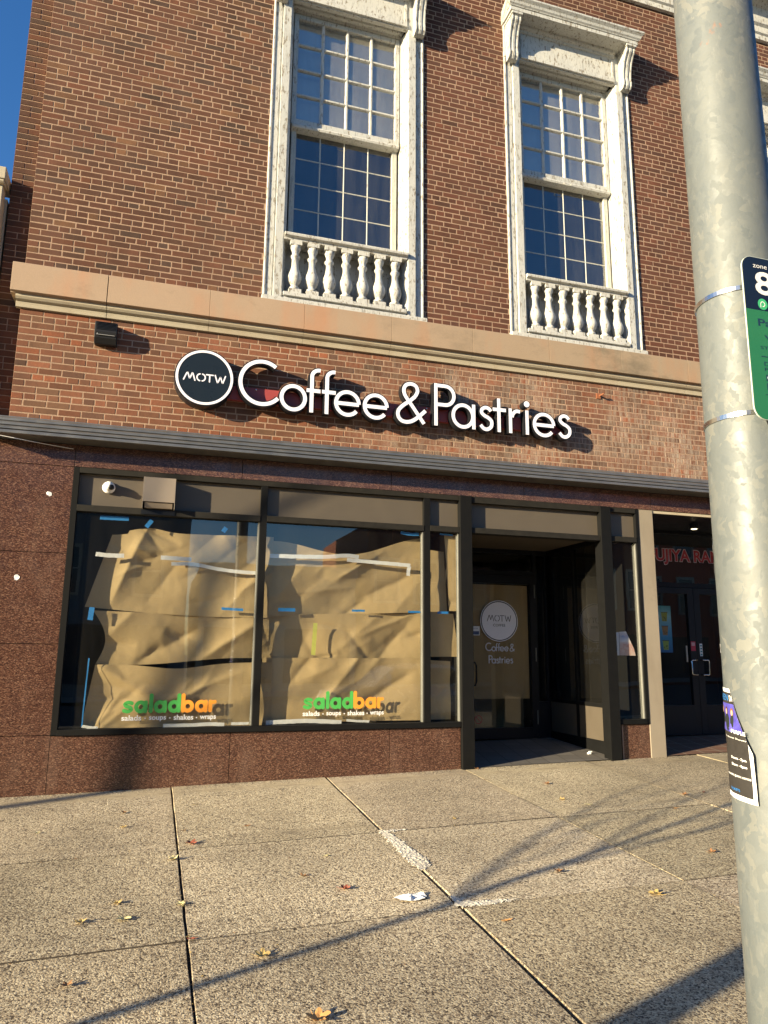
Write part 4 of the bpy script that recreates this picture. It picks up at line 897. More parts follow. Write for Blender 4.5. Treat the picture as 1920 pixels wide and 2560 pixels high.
def tape(pts, w, mat, label, y=.0385, curl=.004):
    b = MB(); P = spline(pts, 6) if len(pts) > 2 else [(pts[0][0]+(pts[1][0]-pts[0][0])*k/12, pts[0][1]+(pts[1][1]-pts[0][1])*k/12) for k in range(13)]
    sd = int(abs(pts[0][0]*1000)); L = []; n = len(P)
    for i, p in enumerate(P):
        a = Vector(P[max(i-1, 0)]); c = Vector(P[min(i+1, n-1)]); d = (c-a).normalized(); nn = Vector((-d.y, d.x))
        wv = w*(1+.12*noise.noise(Vector((i*.9, sd, 0)))); wob = .003*noise.noise(Vector((i*.7, sd, 4)))
        for s in (-.5, .5):
            e_ = .004*noise.noise(Vector((s*9, i*1.0, sd))) if i in (0, n-1) else 0
            q = Vector(p)+nn*(wv*s+wob)+d*e_; L.append((q.x, y+curl*(.5+.5*noise.noise(Vector((i*.6, s*3, sd)))), q.y))
    b.add(L, [(2*i, 2*i+1, 2*i+3, 2*i+2) for i in range(n-1)])
    return tag(b.build('tape_strip', mat), label, 'tape', 'tape strips holding the window paper')
tape([(-.573, 2.528), (-.45, 2.52), (-.31, 2.522)], .042, WTAPE, 'white tape strip at the upper left corner of the left shop window')
tape([(.04, 2.522), (.336, 2.515)], .042, WTAPE, 'short white tape strip in the upper middle of the left shop window')
tape([(.143, 2.462), (.35, 2.468), (.6, 2.43), (.8, 2.41), (.992, 2.405)], .036, WTAPE, 'long white tape strip sagging across the right half of the left shop window')
tape([(1.125, 2.59), (1.4, 2.595), (1.7, 2.605), (1.95, 2.63), (2.09, 2.62)], .042, WTAPE, 'long white tape strip at the upper left of the wide middle window')
tape([(1.96, 2.585), (2.2, 2.575), (2.45, 2.565), (2.68, 2.555)], .040, WTAPE, 'long white tape strip at the upper right of the wide middle window')
tape([(2.672, 2.548), (2.66, 2.50), (2.655, 2.44)], .042, WTAPE, 'white tape strip hanging down at the right of the wide middle window', y=.041)
tape([(-.56, 2.89), (-.29, 2.893)], .040, BLUET, 'blue tape strip at the top left of the left shop window')
tape([(-.12, 2.82), (-.07, 2.895)], .042, BLUET, 'slanting blue tape strip above the paper fold in the left shop window')
tape([(.635, 2.815), (.665, 2.86)], .045, BLUET, 'short blue tape tab at the top right of the left shop window')
tape([(-.575, 1.89), (-.565, 2.01)], .048, BLUET, 'short upright blue tape strip at the left paper edge of the left window')
tape([(.66, 2.03), (.876, 2.022)], .026, BLUET, 'blue tape strip on the right lower edge of the top sheet, left window')
tape([(1.235, 2.034), (1.41, 2.036)], .036, BLUET, 'blue tape strip at the left of the wide middle window')
tape([(2.02, 2.044), (2.166, 2.046)], .022, BLUET, 'blue tape strip at the centre of the wide middle window')
tape([(2.656, 2.046), (2.796, 2.048)], .022, BLUET, 'blue tape strip at the right of the wide middle window')
tape([(2.998, 2.046), (3.127, 2.048)], .026, BLUET, 'blue tape strip in the narrow window left of the entry')
tape([(2.565, 2.918), (2.68, 2.905), (2.78, 2.91)], .034, BLUET, 'crumpled blue tape strip at the top right of the wide middle window')
tape([(3.03, 2.925), (3.19, 2.92)], .020, BLUET, 'blue tape strip at the top of the narrow window left of the entry')
tape([(1.63, 1.905), (1.615, 1.575)], .044, YTAPE, 'upright yellow green tape strip on the middle sheet of the wide window')
tape([(-.555, 1.53), (-.565, 1.2), (-.57, .9)], .012, BLUET, 'long thin upright blue tape line at the lower left of the left window')
tape([(-.572, .905), (-.50, .892), (-.43, .886)], .026, WTAPE, 'short white tape strip at the bottom left corner of the left window')
tape([(.16, .894), (.4, .896), (.6, .903), (.74, .896)], .034, WTAPE, 'long white tape strip along the bottom right of the left window')
tape([(.806, .902), (.98, .902)], .026, WTAPE, 'short white tape strip in the bottom right corner of the left window')
tape([(1.15, .905), (1.35, .912), (1.6, .915), (1.93, .896)], .042, WTAPE, 'long crumpled white tape strip along the bottom left of the wide window')
tape([(1.985, .915), (2.1, .905), (2.23, .900)], .024, WTAPE, 'short white tape strip at the bottom centre of the wide window')

# stickers on the granite
for (x, z, lab, r_) in ((-1.033, 3.085, 'torn white sticker scrap high on the granite left of the window', .03), (-1.245, 2.27, 'square white sticker scrap lower on the granite at the left edge', .032)):
    b = MB(); rr = random.Random(int(z*100)); n = 9; b.add([(x+r_*math.cos(k*6.283/n)*rr.uniform(.6, 1.1), -.0025-.004*(k % 3 == 0), z+r_*math.sin(k*6.283/n)*rr.uniform(.5, 1)) for k in range(n)], [tuple(range(n))]); tag(b.build('sticker_scrap', WHITE), lab, 'sticker', 'sticker scraps on the granite')

# ------------------------------------------------------------------ steel pole with parking sign and flyer
PX, PY, PR = 1.50, -6.11, .107
pole = thing('steel_pole', 'thick galvanised steel street pole close by at the right', 'pole', (PX, PY, gz(PX, PY)))
b = MB(); b.lathe([(PR+.006, gz(PX, PY)-.05), (PR+.004, 1.0), (PR, 3.0), (PR-.006, 9.0)], PX, PY, 72); b.build('pole_shaft', GALV, pole, smooth=True)
b = MB(); b.lathe([(.20, gz(PX, PY)-.04), (.20, gz(PX, PY)+.02), (.13, gz(PX, PY)+.03), (.125, gz(PX, PY)+.10)], PX, PY, 32); b.build('base_plate', GALV, pole, bevel=.004)
for k in range(4): b = MB(); a = R(45+90*k); b.lathe([(.016, gz(PX, PY)+.02), (.016, gz(PX, PY)+.05), (.008, gz(PX, PY)+.07)], PX+.165*math.cos(a), PY+.165*math.sin(a), 6); b.build('anchor_bolt', STEEL, pole)
def strap(z, lab):
    t = thing('steel_strap', lab, 'strap', (PX, PY, z), 'steel straps round the pole')
    r_ = PR+.0035; b = MB(); n = 72
    pr = [(r_-.001, z-.006), (r_+.001, z-.006), (r_+.001, z+.006), (r_-.001, z+.006)]
    vs = [(PX+a*math.cos(6.2832*k/n), PY+a*math.sin(6.2832*k/n), zz) for k in range(n) for a, zz in pr]
    b.add(vs, [(4*k+i, 4*k+(i+1) % 4, (4*((k+1) % n))+(i+1) % 4, (4*((k+1) % n))+i) for k in range(n) for i in range(4)])
    norm(b.build('strap_band', STEEL, t)); a = R(-78); b = MB(); b.box(-.012, .012, -.006, .004, -.009, .009); o = b.build('strap_buckle', STEEL, t, bevel=.001); o.location = ((r_+.002)*math.cos(a), (r_+.002)*math.sin(a), 0); o.rotation_euler = (0, 0, R(12))
strap(2.56, 'upper steel strap holding the parking sign to the pole'); strap(2.215, 'lower steel strap holding the parking sign to the pole')
SX0, SX1, SZ0, SZ1, SY = 1.400, 1.705, 2.182, 2.628, -6.236
ps = thing('parking_sign', 'navy and green pay parking sign strapped to the steel pole', 'sign', ((SX0+SX1)/2, SY, SZ0))
def rrect(x0, x1, z0, z1, r_, top=True, bottom=True):
    p = []
    for (cx, cz, a0, on) in ((x1-r_, z1-r_, 0, top), (x0+r_, z1-r_, 90, top), (x0+r_, z0+r_, 180, bottom), (x1-r_, z0+r_, 270, bottom)):
        if on: p += arc(cx, cz, r_, r_, a0, a0+90, 8)
        else: p.append({0: (x1, z1), 90: (x0, z1), 180: (x0, z0), 270: (x1, z0)}[a0])
    return p
b = MB(); b.prism_y(rrect(SX0, SX1, SZ0, SZ1, .034), SY, SY+.003); b.build('sign_plate', m_plain('pale_sign_edge', (.55, .6, .55), .4), ps)
SPL = 2.478; eps = .0013
b = MB(); b.add([(x, SY-.0006, z) for x, z in rrect(SX0+eps, SX1-eps, SPL, SZ1-eps, .032, bottom=False)], [tuple(range(20))]); b.build('navy_panel', m_plain('sign_navy', (.005, .013, .035), .6, 0, .05), ps)
b = MB(); b.add([(x, SY-.0006, z) for x, z in rrect(SX0+eps, SX1-eps, SZ0+eps, SPL-.0002, .032, top=False)], [tuple(range(20))]); b.build('green_panel', m_plain('sign_green', (.016, .15, .065), .6, 0, .05), ps)
b = text_mb('zone #', 1.436, 1.502, 2.596, SY-.001, height=.013); text_mb('8911', 1.438, 1.66, 2.522, SY-.001, height=.066, bold=.02, mb=b)
b.build('white_print', WHITE, ps)
b = MB(); b.disc(1.4565, 2.500-.004, .0155, .0155, SY-.0009, None, 32); lgp = b.build('round_mark', m_plain('mark_green', (.05, .40, .16), .4), ps)
b = MB(); b.ribbon(arc(1.4565, 2.496, .0065, .0065, -100, 170, 16), .0022, SY-.0013); b.ribbon([(1.4495, 2.486), (1.4495, 2.497)], .0022, SY-.0014); b.build('mark_letter', WHITE, lgp)
b = text_mb('ParkMobile', 1.482, 1.68, 2.487, SY-.001, height=.022, bold=.01); b.build('brand_print', WHITE, ps)
b = text_mb('Payments', 1.436, 1.62, 2.428, SY-.001, height=.026, bold=.015); text_mb('with app', 1.452, 1.62, 2.393, SY-.001, height=.023, bold=.015, mb=b)
text_mb('STRICTLY ENFORCED', 1.437, 1.67, 2.371, SY-.001, height=.0085, mb=b); b.box(1.437, 1.67, SY-.0012, SY-.0007, 2.350, 2.352)
text_mb('Download the', 1.444, 1.60, 2.326, SY-.001, height=.011, mb=b); text_mb('ParkMobile app', 1.444, 1.62, 2.310, SY-.001, height=.011, mb=b)
b.box(1.446, 1.53, SY-.0012, SY-.0007, 2.286, 2.302); b.box(1.446, 1.53, SY-.0012, SY-.0007, 2.262, 2.279); b.box(1.44, 1.67, SY-.0012, SY-.0007, 2.248, 2.2495)
b.build('navy_print', m_plain('print_navy', (.01, .03, .06), .4), ps)
b = MB(); b.disc(1.453, 2.294, .004, .0045, SY-.0018, None, 16); text_mb('App Store', 1.462, 1.526, 2.290, SY-.0018, height=.007, mb=b); b.add([(1.450, SY-.0018, 2.266), (1.458, SY-.0018, 2.2705), (1.450, SY-.0018, 2.275)], [(0,1,2)]); text_mb('Google Play', 1.462, 1.526, 2.267, SY-.0018, height=.008, mb=b); b.build('badge_print', WHITE, ps)
b = MB(); b.disc(1.4785, 2.222, .021, .021, SY-.0009, None, 32); b.ribbon(arc(1.4785, 2.222, .0165, .0165, 0, 360, 32)[:-1], .0012, SY-.0013, closed=True, m=1); b.ribbon(arc(1.4785, 2.216, .009, .007, 20, 160, 12), .003, SY-.0014, m=2)
b.build('round_seal', [m_plain('seal_dark', (.02, .05, .04), .5), m_plain('seal_gold', (.3, .3, .08), .5), m_plain('seal_leaf', (.15, .3, .05), .5)], ps)

for (z0_, h_, a_, lab, seed_) in ((1.86, .13, -92, 'ragged white paper remnant on the left edge of the pole, the upper one', 3), (1.62, .05, -90, 'small round white sticker on the left edge of the pole', 8), (1.16, .07, -66, 'torn white paper scrap on the pole below the flyer', 12)):
    b = MB(); rr = random.Random(seed_); a0_ = math.atan2(-7.65-PY, -PX)+R(a_); n = 14; vs = [(PX+(PR+.0035)*math.cos(a0_), PY+(PR+.0035)*math.sin(a0_), z0_)]
    for k in range(n):
        a = 6.2832*k/n; f = rr.uniform(.55, 1); aa = a0_+.26*f*math.cos(a)*(1 if h_ > .06 else .8); vs.append((PX+(PR+.0035)*math.cos(aa), PY+(PR+.0035)*math.sin(aa), z0_+h_/2*f*math.sin(a)))
    b.add(vs, [(0, k+1, (k+1) % n+1) for k in range(n)]); tag(b.build('paper_remnant', WHITE), lab, 'scrap', 'paper remnants stuck on the pole')
# flyer curled on the pole
fy = thing('band_flyer', 'torn concert flyer wrapped on the left side of the steel pole', 'flyer', (PX-PR, PY, 1.26))
Z1f, Z0f = 1.524, 1.262
# the visible silhouette of the pole is at angle a0; the sheet wraps from behind it towards the camera
a_cam = math.atan2(-7.65-PY, 0-PX)          # direction pole -> camera
A0 = a_cam-R(92); A1 = a_cam-R(24)
def onpole(u, v, lift=0.0):               # u 0 (left, hidden edge) .. 1 (right edge)
    a = A0+(A1-A0)*u; r_ = PR+.0045+lift; return (PX+r_*math.cos(a), PY+r_*math.sin(a), Z0f+(Z1f-Z0f)*v)
def flift(u, v): return .022*max(0, u-.55)**1.3*(.4+.9*v)*2.2 + .0015*noise.noise(Vector((u*6, v*9, 0)))
def fl_patch(b, u0, u1, v0, v1, off, nu=14, nv=24, clip=True, m=0):
    vs = []; fs = []
    for j in range(nv+1):
        v = v0+(v1-v0)*j/nv
        um = min(1.0, .50+.9*(1-v)) if clip else 1.0
        for i in range(nu+1):
            u = min(u0+(u1-u0)*i/nu, um); vs.append(onpole(u, v-.03*u, flift(u, v)+off))
    for j in range(nv):
        for i in range(nu): k = j*(nu+1)+i; fs.append((k, k+1, k+nu+2, k+nu+1))
    b.add(vs, fs, m)
b = MB(); fl_patch(b, 0, 1, 0, 1, 0, 24, 40); b.build('flyer_sheet', WHITE, fy, smooth=True)
b = MB(); fl_patch(b, .04, .93, .045, .965, .0006, 24, 40); b.build('dark_print', m_plain('print_grey', (.035, .032, .030), .5, 0, .3, 40), fy, smooth=True)
t = NT('stage_photo'); t.set(t.mix(t.ramp(t.noise(30, 2), [(.4, 0), (.65, 1)]), (.06, .05, .32), (.10, .09, .45)), .5)
b = MB(); fl_patch(b, .06, .92, .60, .86, .0011, 20, 14); b.build('photo_print', t.mat, fy, smooth=True)
for k, (u, v) in enumerate(((.16, .79), (.36, .785), (.55, .78))):
    b = MB()
    def dotp(b, u, v, ru, rv, m, off=.0016, n=14):
        b.add([onpole(u+ru*math.cos(6.283*q/n), v-.03*u+rv*math.sin(6.283*q/n), flift(u, v)+off) for q in range(n)], [tuple(range(n))], m)
    dotp(b, u, v-.10, .085, .085, 0); dotp(b, u, v+.008, .048, .036, 1, .0019); dotp(b, u, v, .030, .026, 2, .0022)
    b.build('figure_print', [m_plain('dark_clothes', (.02, .025, .022), .6), m_plain('hair', [(.25, .12, .05), (.10, .03, .02), (.20, .08, .03), (.1, .06, .03)][k], .6), m_plain('face_tone', (.5, .33, .25), .6)], fy)
def poletext(b, txt, u0, u1, v, h, off, bold=0, m=0):
    t_ = text_mb(txt, u0, u1, v, 0, height=h, bold=bold); b.add([onpole(x, z-.03*x, flift(x, z)+off) for x, y, z in t_.v], t_.f, m)
b = MB(); poletext(b, 'GREEN', .02, .46, .885, .06, .0016, .01); poletext(b, 'TICKETS', .30, .62, .075, .022, .0016, .02); b.build('blue_print', m_plain('print_blue', (.03, .20, .55), .5), fy)
b = MB(); poletext(b, 'DA', .50, .60, .885, .055, .0016, .02); poletext(b, 'PURPLE', .50, .90, .595, .035, .0026, .03); poletext(b, 'Tribute Shows', .20, .90, .545, .014, .0016, .01)
poletext(b, 'Doors - 7pm', .42, .86, .355, .03, .0016, .03); poletext(b, 'Show - 8pm', .42, .86, .295, .03, .0016, .03); poletext(b, 'AVAILABLE @ BOX OFFICE', .16, .92, .20, .022, .0016, .03)
b.build('white_print', WHITE, fy)

# ------------------------------------------------------------------ fallen leaves and litter
LC = {'yellow': (.42, .30, .11), 'pale yellow': (.50, .45, .23), 'brown': (.24, .12, .05), 'red': (.22, .06, .035), 'orange': (.44, .23, .08), 'dark': (.07, .045, .03)}
LM = {k: m_plain('leaf_'+k.replace(' ', '_'), v, .7, 0, .35, 60) for k, v in LC.items()}
def leaf(x, y, size, col, label, seed, lobed=True):
    size *= 1.2; rr = random.Random(seed); b = MB(); n = 40; rim = []; mid = []
    cur = rr.uniform(.5, 1.0) if lobed else rr.uniform(.25, .6)
    for k in range(n):
        a = 2*math.pi*k/n
        f = (.52+.48*abs(math.cos(a*2.5))**1.4) if lobed else (.45+.55*abs(math.cos(a/1)))
        if not lobed: px, py = size*.5*math.cos(a), size*.2*math.sin(a)
        else: px, py = size*.5*f*math.cos(a), size*.5*f*math.sin(a)
        for lst, q in ((rim, 1.0), (mid, .55)):
            X, Y = px*q, py*q; d = math.hypot(X, Y)
            h = cur*d*.75*(.55+.6*noise.noise(Vector((a*1.3, q, seed))))+ .16*abs(Y)
            lst.append((X*(1-.25*cur), Y*(1-.15*cur), max(.0, h)+.002))
    vs = rim+mid+[(0, 0, .003)]; N = len(rim)
    b.add(vs, [(i, (i+1) % N, (i+1) % N+N, i+N) for i in range(N)]+[(i+N, (i+1) % N+N, 2*N) for i in range(N)])
    b.tube([(0, 0, .004), (-size*.35, size*.05, .004), (-size*.62, size*.12, .012)], .0012, 5)
    o = b.build('leaf', LM[col]); o.location = (x, y, gz(x, y)+.001); o.rotation_euler = (rr.uniform(-.1, .1), rr.uniform(-.1, .1), rr.uniform(0, 6.28))
    return tag(o, label, 'leaf', 'fallen leaves on the sidewalk')
for k, L in enumerate([
    (-.128, -.847, .05, 'brown', 'small brown leaf on the left slab near the granite base, the upper one of two'),
    (-.112, -1.287, .05, 'yellow', 'small tan leaf on the left slab just below a brown one'),
    (-.718, -1.264, .035, 'pale yellow', 'tiny pale leaf at the far left of the sidewalk'),
    (.452, -.732, .06, 'dark', 'dark thin leaf right of the left joint close to the granite base', 0),
    (.333, -1.502, .04, 'brown', 'small brown leaf just right of the left joint above the red leaf', 0),
    (.362, -1.844, .085, 'red', 'dark red lobed leaf just right of the left joint'),
    (.232, -2.17, .07, 'pale yellow', 'flat pale yellow leaf lying across the left joint, the upper one'),
    (.255, -2.973, .055, 'pale yellow', 'bright yellow crumpled leaf on the left joint, the lower one'),
    (-.089, -2.86, .06, 'yellow', 'tan leaf just above the larger curled yellow leaf, left slab'),
    (-.047, -3.105, .075, 'pale yellow', 'large curled pale yellow leaf in the middle of the left slab'),
    (-.265, -3.081, .065, 'yellow', 'curled golden leaf left of the pale yellow one, left slab'),
    (.221, -1.709, .025, 'dark', 'tiny dark leaf scrap at the left edge of the left joint', 0),
    (.801, -1.511, .045, 'brown', 'small grey brown leaf below the first window, second slab', 0),
    (-.261, -3.784, .055, 'brown', 'brown red leaf at the lower left of the sidewalk'),
    (.291, -3.452, .04, 'red', 'thin red leaf in the cross groove right of the left joint', 0),
    (2.43, -1.769, .055, 'yellow', 'narrow tan leaf on the slab in front of the entry', 0),
    (1.228, -2.381, .045, 'pale yellow', 'small pale leaf in the upper middle of the centre slab', 0),
    (1.008, -2.719, .05, 'brown', 'small brown leaf on the centre slab left of the red one'),
    (1.205, -3.009, .07, 'red', 'bright orange red lobed leaf on the centre slab'),
    (.609, -3.742, .08, 'yellow', 'curled golden brown leaf beside the long thin shadow'),
    (.747, -4.373, .105, 'orange', 'largest curled orange leaf at the bottom edge of the photo'),
    (3.398, -.06, .05, 'brown', 'brown leaf against the left post of the entry'),
    (1.248, -.391, .04, 'dark', 'small dark leaf scrap at the granite base below the middle window', 0),
    (1.927, -3.702, .05, 'orange', 'thin orange leaf right of the cement patch', 0),
    (3.775, -.889, .06, 'brown', 'red brown leaf on the slab in front of the entry, the farthest'),
    (3.589, -1.475, .06, 'yellow', 'tan leaf in front of the entry left of a yellow one'),
    (3.718, -1.679, .05, 'pale yellow', 'small yellow leaf in front of the entry below a tan one', 0),
    (4.366, -2.011, .035, 'orange', 'tiny orange leaf among the branch shadows at right'),
    (4.771, -1.63, .06, 'brown', 'brown leaf on the right thin joint'),
    (5.002, -1.599, .055, 'red', 'dark red narrow leaf beside the right thin joint', 0),
    (2.594, -3.108, .06, 'brown', 'brown leaf under the long branch shadow at right'),
    (3.836, -3.062, .06, 'brown', 'brown leaf close to the steel pole above the slab joint'),
    (2.952, -3.615, .09, 'yellow', 'large golden leaf with a dark shadow at the lower right'),
    (5.083, -.039, .03, 'pale yellow', 'tiny pale leaf scrap against the right post of the entry')]):
    leaf(L[0], L[1], L[2], L[3], L[4], 40+k, len(L) < 6)
b = MB(); rr = random.Random(5); n = 24; rim = []; vs = []
for q in (1, .7, .4):
    for k in range(n):
        a = 6.2832*k/n; f = 1+.28*noise.noise(Vector((math.cos(a)*2, math.sin(a)*2, 1)))
        vs.append((.095*q*f*math.cos(a), .06*q*f*math.sin(a), .004+.03*abs(noise.noise(Vector((a*3, q*6, 2))))*(1.2-q*.5)))
vs.append((0, 0, .02)); b.add(vs, [(j*n+i, j*n+(i+1) % n, (j+1)*n+(i+1) % n, (j+1)*n+i) for j in range(2) for i in range(n)]+[(2*n+i, 2*n+(i+1) % n, 3*n) for i in range(n)])
o = b.build('crumpled_tissue', m_plain('tissue', (.78, .76, .72), .9, 0, .05, 30, .6)); o.location = (1.545, -3.25, gz(1.545, -3.25)); tag(o, 'crumpled white tissue on the slab left of the cracked joint', 'litter')
b = MB(); b.box(-.02, .02, -.015, .015, 0, .02); b.box(-.008, .04, -.006, .006, .02, .035); o = b.build('door_stop', WHITE, bevel=.004); o.location = (5.02, .33, gz(5.02, .33)+.005); tag(o, 'small white scrap on the tiled entry floor by the side panel', 'scrap')

b = MB(); rr = random.Random(77)
for k in range(900):
    w_ = rr.random()
    if w_ < .35: x, y = rr.uniform(-1.5, 3.2), -.01-abs(rr.gauss(0, .05))
    elif w_ < .6: x, y = rr.choice((.27, 1.77, 3.27))+rr.gauss(0, .018), rr.uniform(-4.6, -.1)
    elif w_ < .72: x, y = rr.uniform(-1.2, 4.6), rr.choice((-1.95, -3.46))+rr.gauss(0, .015)
    else: x, y = rr.uniform(-1.5, 5), rr.uniform(-4.8, -.1)
    q = rr.uniform(.003, .011); a = rr.uniform(0, 3.14); e_ = q*rr.uniform(.2, .7); z = gz(x, y)+.0015
    dx, dy = math.cos(a)*q, math.sin(a)*q; ex, ey = -math.sin(a)*e_, math.cos(a)*e_
    b.add([(x-dx, y-dy, z), (x+ex, y+ey, z+rr.uniform(0, .004)), (x+dx, y+dy, z+rr.uniform(0, .003)), (x-ex, y-ey, z)], [(0,1,2,3)], rr.choice((0, 0, 1, 2)))
o = b.build('leaf_crumbs', [LM['dark'], LM['brown'], LM['yellow']]); tag(o, 'fine crumbs of dead leaves and grit strewn over the sidewalk and its joints', 'debris'); o['kind'] = 'stuff'
# ------------------------------------------------------------------ behind and beside the camera: what throws the shadows and stands in the reflections
BARK = m_plain('bark', (.10, .085, .065), .9, 0, .4, 20, .5)
hd = Vector((math.sin(SUN_AZ), math.cos(SUN_AZ), 0)); TE = math.tan(SUN_EL)
def grow(b, p, d, L, r_, depth, rr):
    pts = [p]; rad = [r_]; q = Vector(p); dd_ = Vector(d)
    for k in range(5):
        dd_ = (dd_+Vector((rr.uniform(-.12, .12), rr.uniform(-.12, .12), rr.uniform(-.02, .10)))).normalized(); q = q+dd_*L/5; pts.append(q.copy()); rad.append(r_*(1-.11*(k+1)))
    b.tube(pts, rad, 6 if depth > 1 else 4, cap=False)
    if depth <= 0: return
    for i in range(3 if depth > 1 else 4):
        k = rr.choice((2, 3, 4, 5)) if i else 5; a = rr.uniform(0, 6.28); s = rr.uniform(.35, .8)
        nd = (dd_+Vector((math.cos(a), math.sin(a), .15))*s).normalized(); grow(b, pts[k], nd, L*rr.uniform(.6, .82), rad[k]*.68, depth-1, rr)
def tree(base, trunk, r0, label, seed, depth=4, L=1.1, r_end=.6):
    t = thing('bare_tree', label, 'tree', base, 'bare street trees along the kerb'); b = MB(); n = len(trunk)
    b.tube(trunk, [r0*(1-(1-r_end)*i/(n-1)) for i in range(n)], 10); b.build('trunk', BARK, t, smooth=True)
    b = MB(); rr = random.Random(seed); d = (Vector(trunk[-1])-Vector(trunk[-2])).normalized()
    for k in range(4):
        a = k*1.57+rr.uniform(-.4, .4); grow(b, Vector(trunk[-1]), (d+Vector((math.cos(a), math.sin(a), 0))*.55).normalized(), L, r0*r_end*.6, depth, rr)
    b.build('crown', BARK, t)
    return t
# young tree whose thin shadow crosses the foreground
P2 = Vector((1.665, -3.415, 0)); hb = 1.75; Lh = hb/TE; bp = P2-hd*Lh; g0 = gz(bp.x, bp.y); g2 = gz(P2.x, P2.y)
def gsrc(x, y, L): return (x-hd.x*L, y-hd.y*L, gz(x, y)+TE*L)      # a point whose shadow falls at (x, y) on the sidewalk
yt = thing('bare_tree', 'slim bare young tree on the sidewalk left of the camera', 'tree', (bp.x, bp.y, g0), 'bare street trees along the kerb')
b = MB(); b.tube([gsrc(P2.x-hd.x*Lh, P2.y-hd.y*Lh, -.2), gsrc(-3.4, -5.40, Lh-5.4), gsrc(-.175, -4.121, Lh-2.1), gsrc(1.665, -3.415, Lh)], [.042, .04, .034, .028], 10); b.build('trunk', BARK, yt, smooth=True)
b = MB(); rr = random.Random(4)
limbs = [([(1.665, -3.415), (2.3, -3.13), (3.34, -2.70), (4.9, -2.02), (5.6, -1.75)], .040), ([(1.75, -3.36), (2.3, -2.85), (3.0, -2.25), (4.0, -1.55), (5.2, -.9)], .024), ([(2.35, -3.10), (3.2, -2.86), (4.4, -2.5), (5.5, -2.1)], .024),
         ([(2.9, -2.9), (3.7, -2.35), (4.8, -1.7), (5.5, -1.35)], .020), ([(3.2, -2.75), (4.2, -2.6), (5.4, -2.2)], .011), ([(2.1, -2.98), (2.7, -2.75), (3.6, -2.1)], .011), ([(4.0, -2.4), (4.8, -2.3), (5.9, -2.3)], .010), ([(3.4, -2.0), (4.0, -1.9), (5.0, -1.6)], .009)]
for pts_, rad_ in limbs:
    q = [gsrc(x, y, Lh+(x-1.665)*.12+rr.uniform(-.1, .1)) for x, y in pts_]; q = spline(q, 4); n = len(q)
    b.tube(q, [rad_*(1-.75*i/(n-1)) for i in range(n)], 6, cap=False)
    for k in range(3):
        i = rr.randrange(n//3, n-1); d = (Vector(q[i])-Vector(q[i-1])).normalized()
        grow(b, Vector(q[i]), (d+Vector((rr.uniform(-.5, .5), rr.uniform(-.5, .5), rr.uniform(.1, .6)))).normalized(), .55, rad_*.35, 1, rr)
b.build('crown', BARK, yt)
def src(x, z, L): return (x-hd.x*L, -hd.y*L, z+TE*L)
# second tree farther off, its blurred shadow falls on the shop window
t2 = thing('bare_tree', 'taller bare tree farther down the sidewalk to the left', 'tree', src(-.4, 0, 12.6)[:2]+(.1,), 'bare street trees along the kerb')
b = MB(); b.tube([src(-.25, -2.9, 12.4), src(-.18, .3, 12.4), src(-.02, 1.2, 12.3), src(.15, 2.2, 12.2)], [.085, .075, .065, .055], 8); b.build('trunk', BARK, t2)
b = MB(); b.tube([src(.15, 2.2, 12.2), src(.55, 2.75, 12.1), src(1.25, 3.2, 12.0), src(1.7, 3.4, 12)], [.05, .045, .04, .02], 6); b.tube([src(.15, 2.2, 12.2), src(.12, 2.8, 12.3), src(.2, 3.4, 12.4)], [.045, .035, .02], 6)
b.tube([src(.0, 1.3, 12.2), src(.7, 1.7, 12.1), src(1.6, 2.5, 12), src(2.4, 2.9, 12)], [.03, .03, .025, .012], 6); b.tube([src(-.05, .9, 12.2), src(.9, 1.15, 12.1), src(2.1, 1.5, 12)], [.025, .022, .012], 6)
b.build('crown', BARK, t2)
# street light standard throwing the broad shadow
c0 = Vector((1.989, -4.764, 0))-hd*6.4; lp = thing('street_light', 'grey street light standard on the kerb left of the camera', 'street light', (c0.x, c0.y, gz(c0.x, c0.y)))
b = MB(); b.lathe([(.11, gz(c0.x, c0.y)-.05), (.09, 3), (.06, 8)], c0.x, c0.y, 24); b.build('post', GALV, lp, smooth=True)
b = MB(); b.tube([(c0.x, c0.y, 7.9), (c0.x, c0.y-.8, 8.3), (c0.x, c0.y-2, 8.4)], .035, 8); b.build('arm', GALV, lp)
b = MB(); b.box(c0.x-.12, c0.x+.12, c0.y-2.6, c0.y-1.9, 8.34, 8.46); b.build('lamp_head', GALV, lp, bevel=.03)

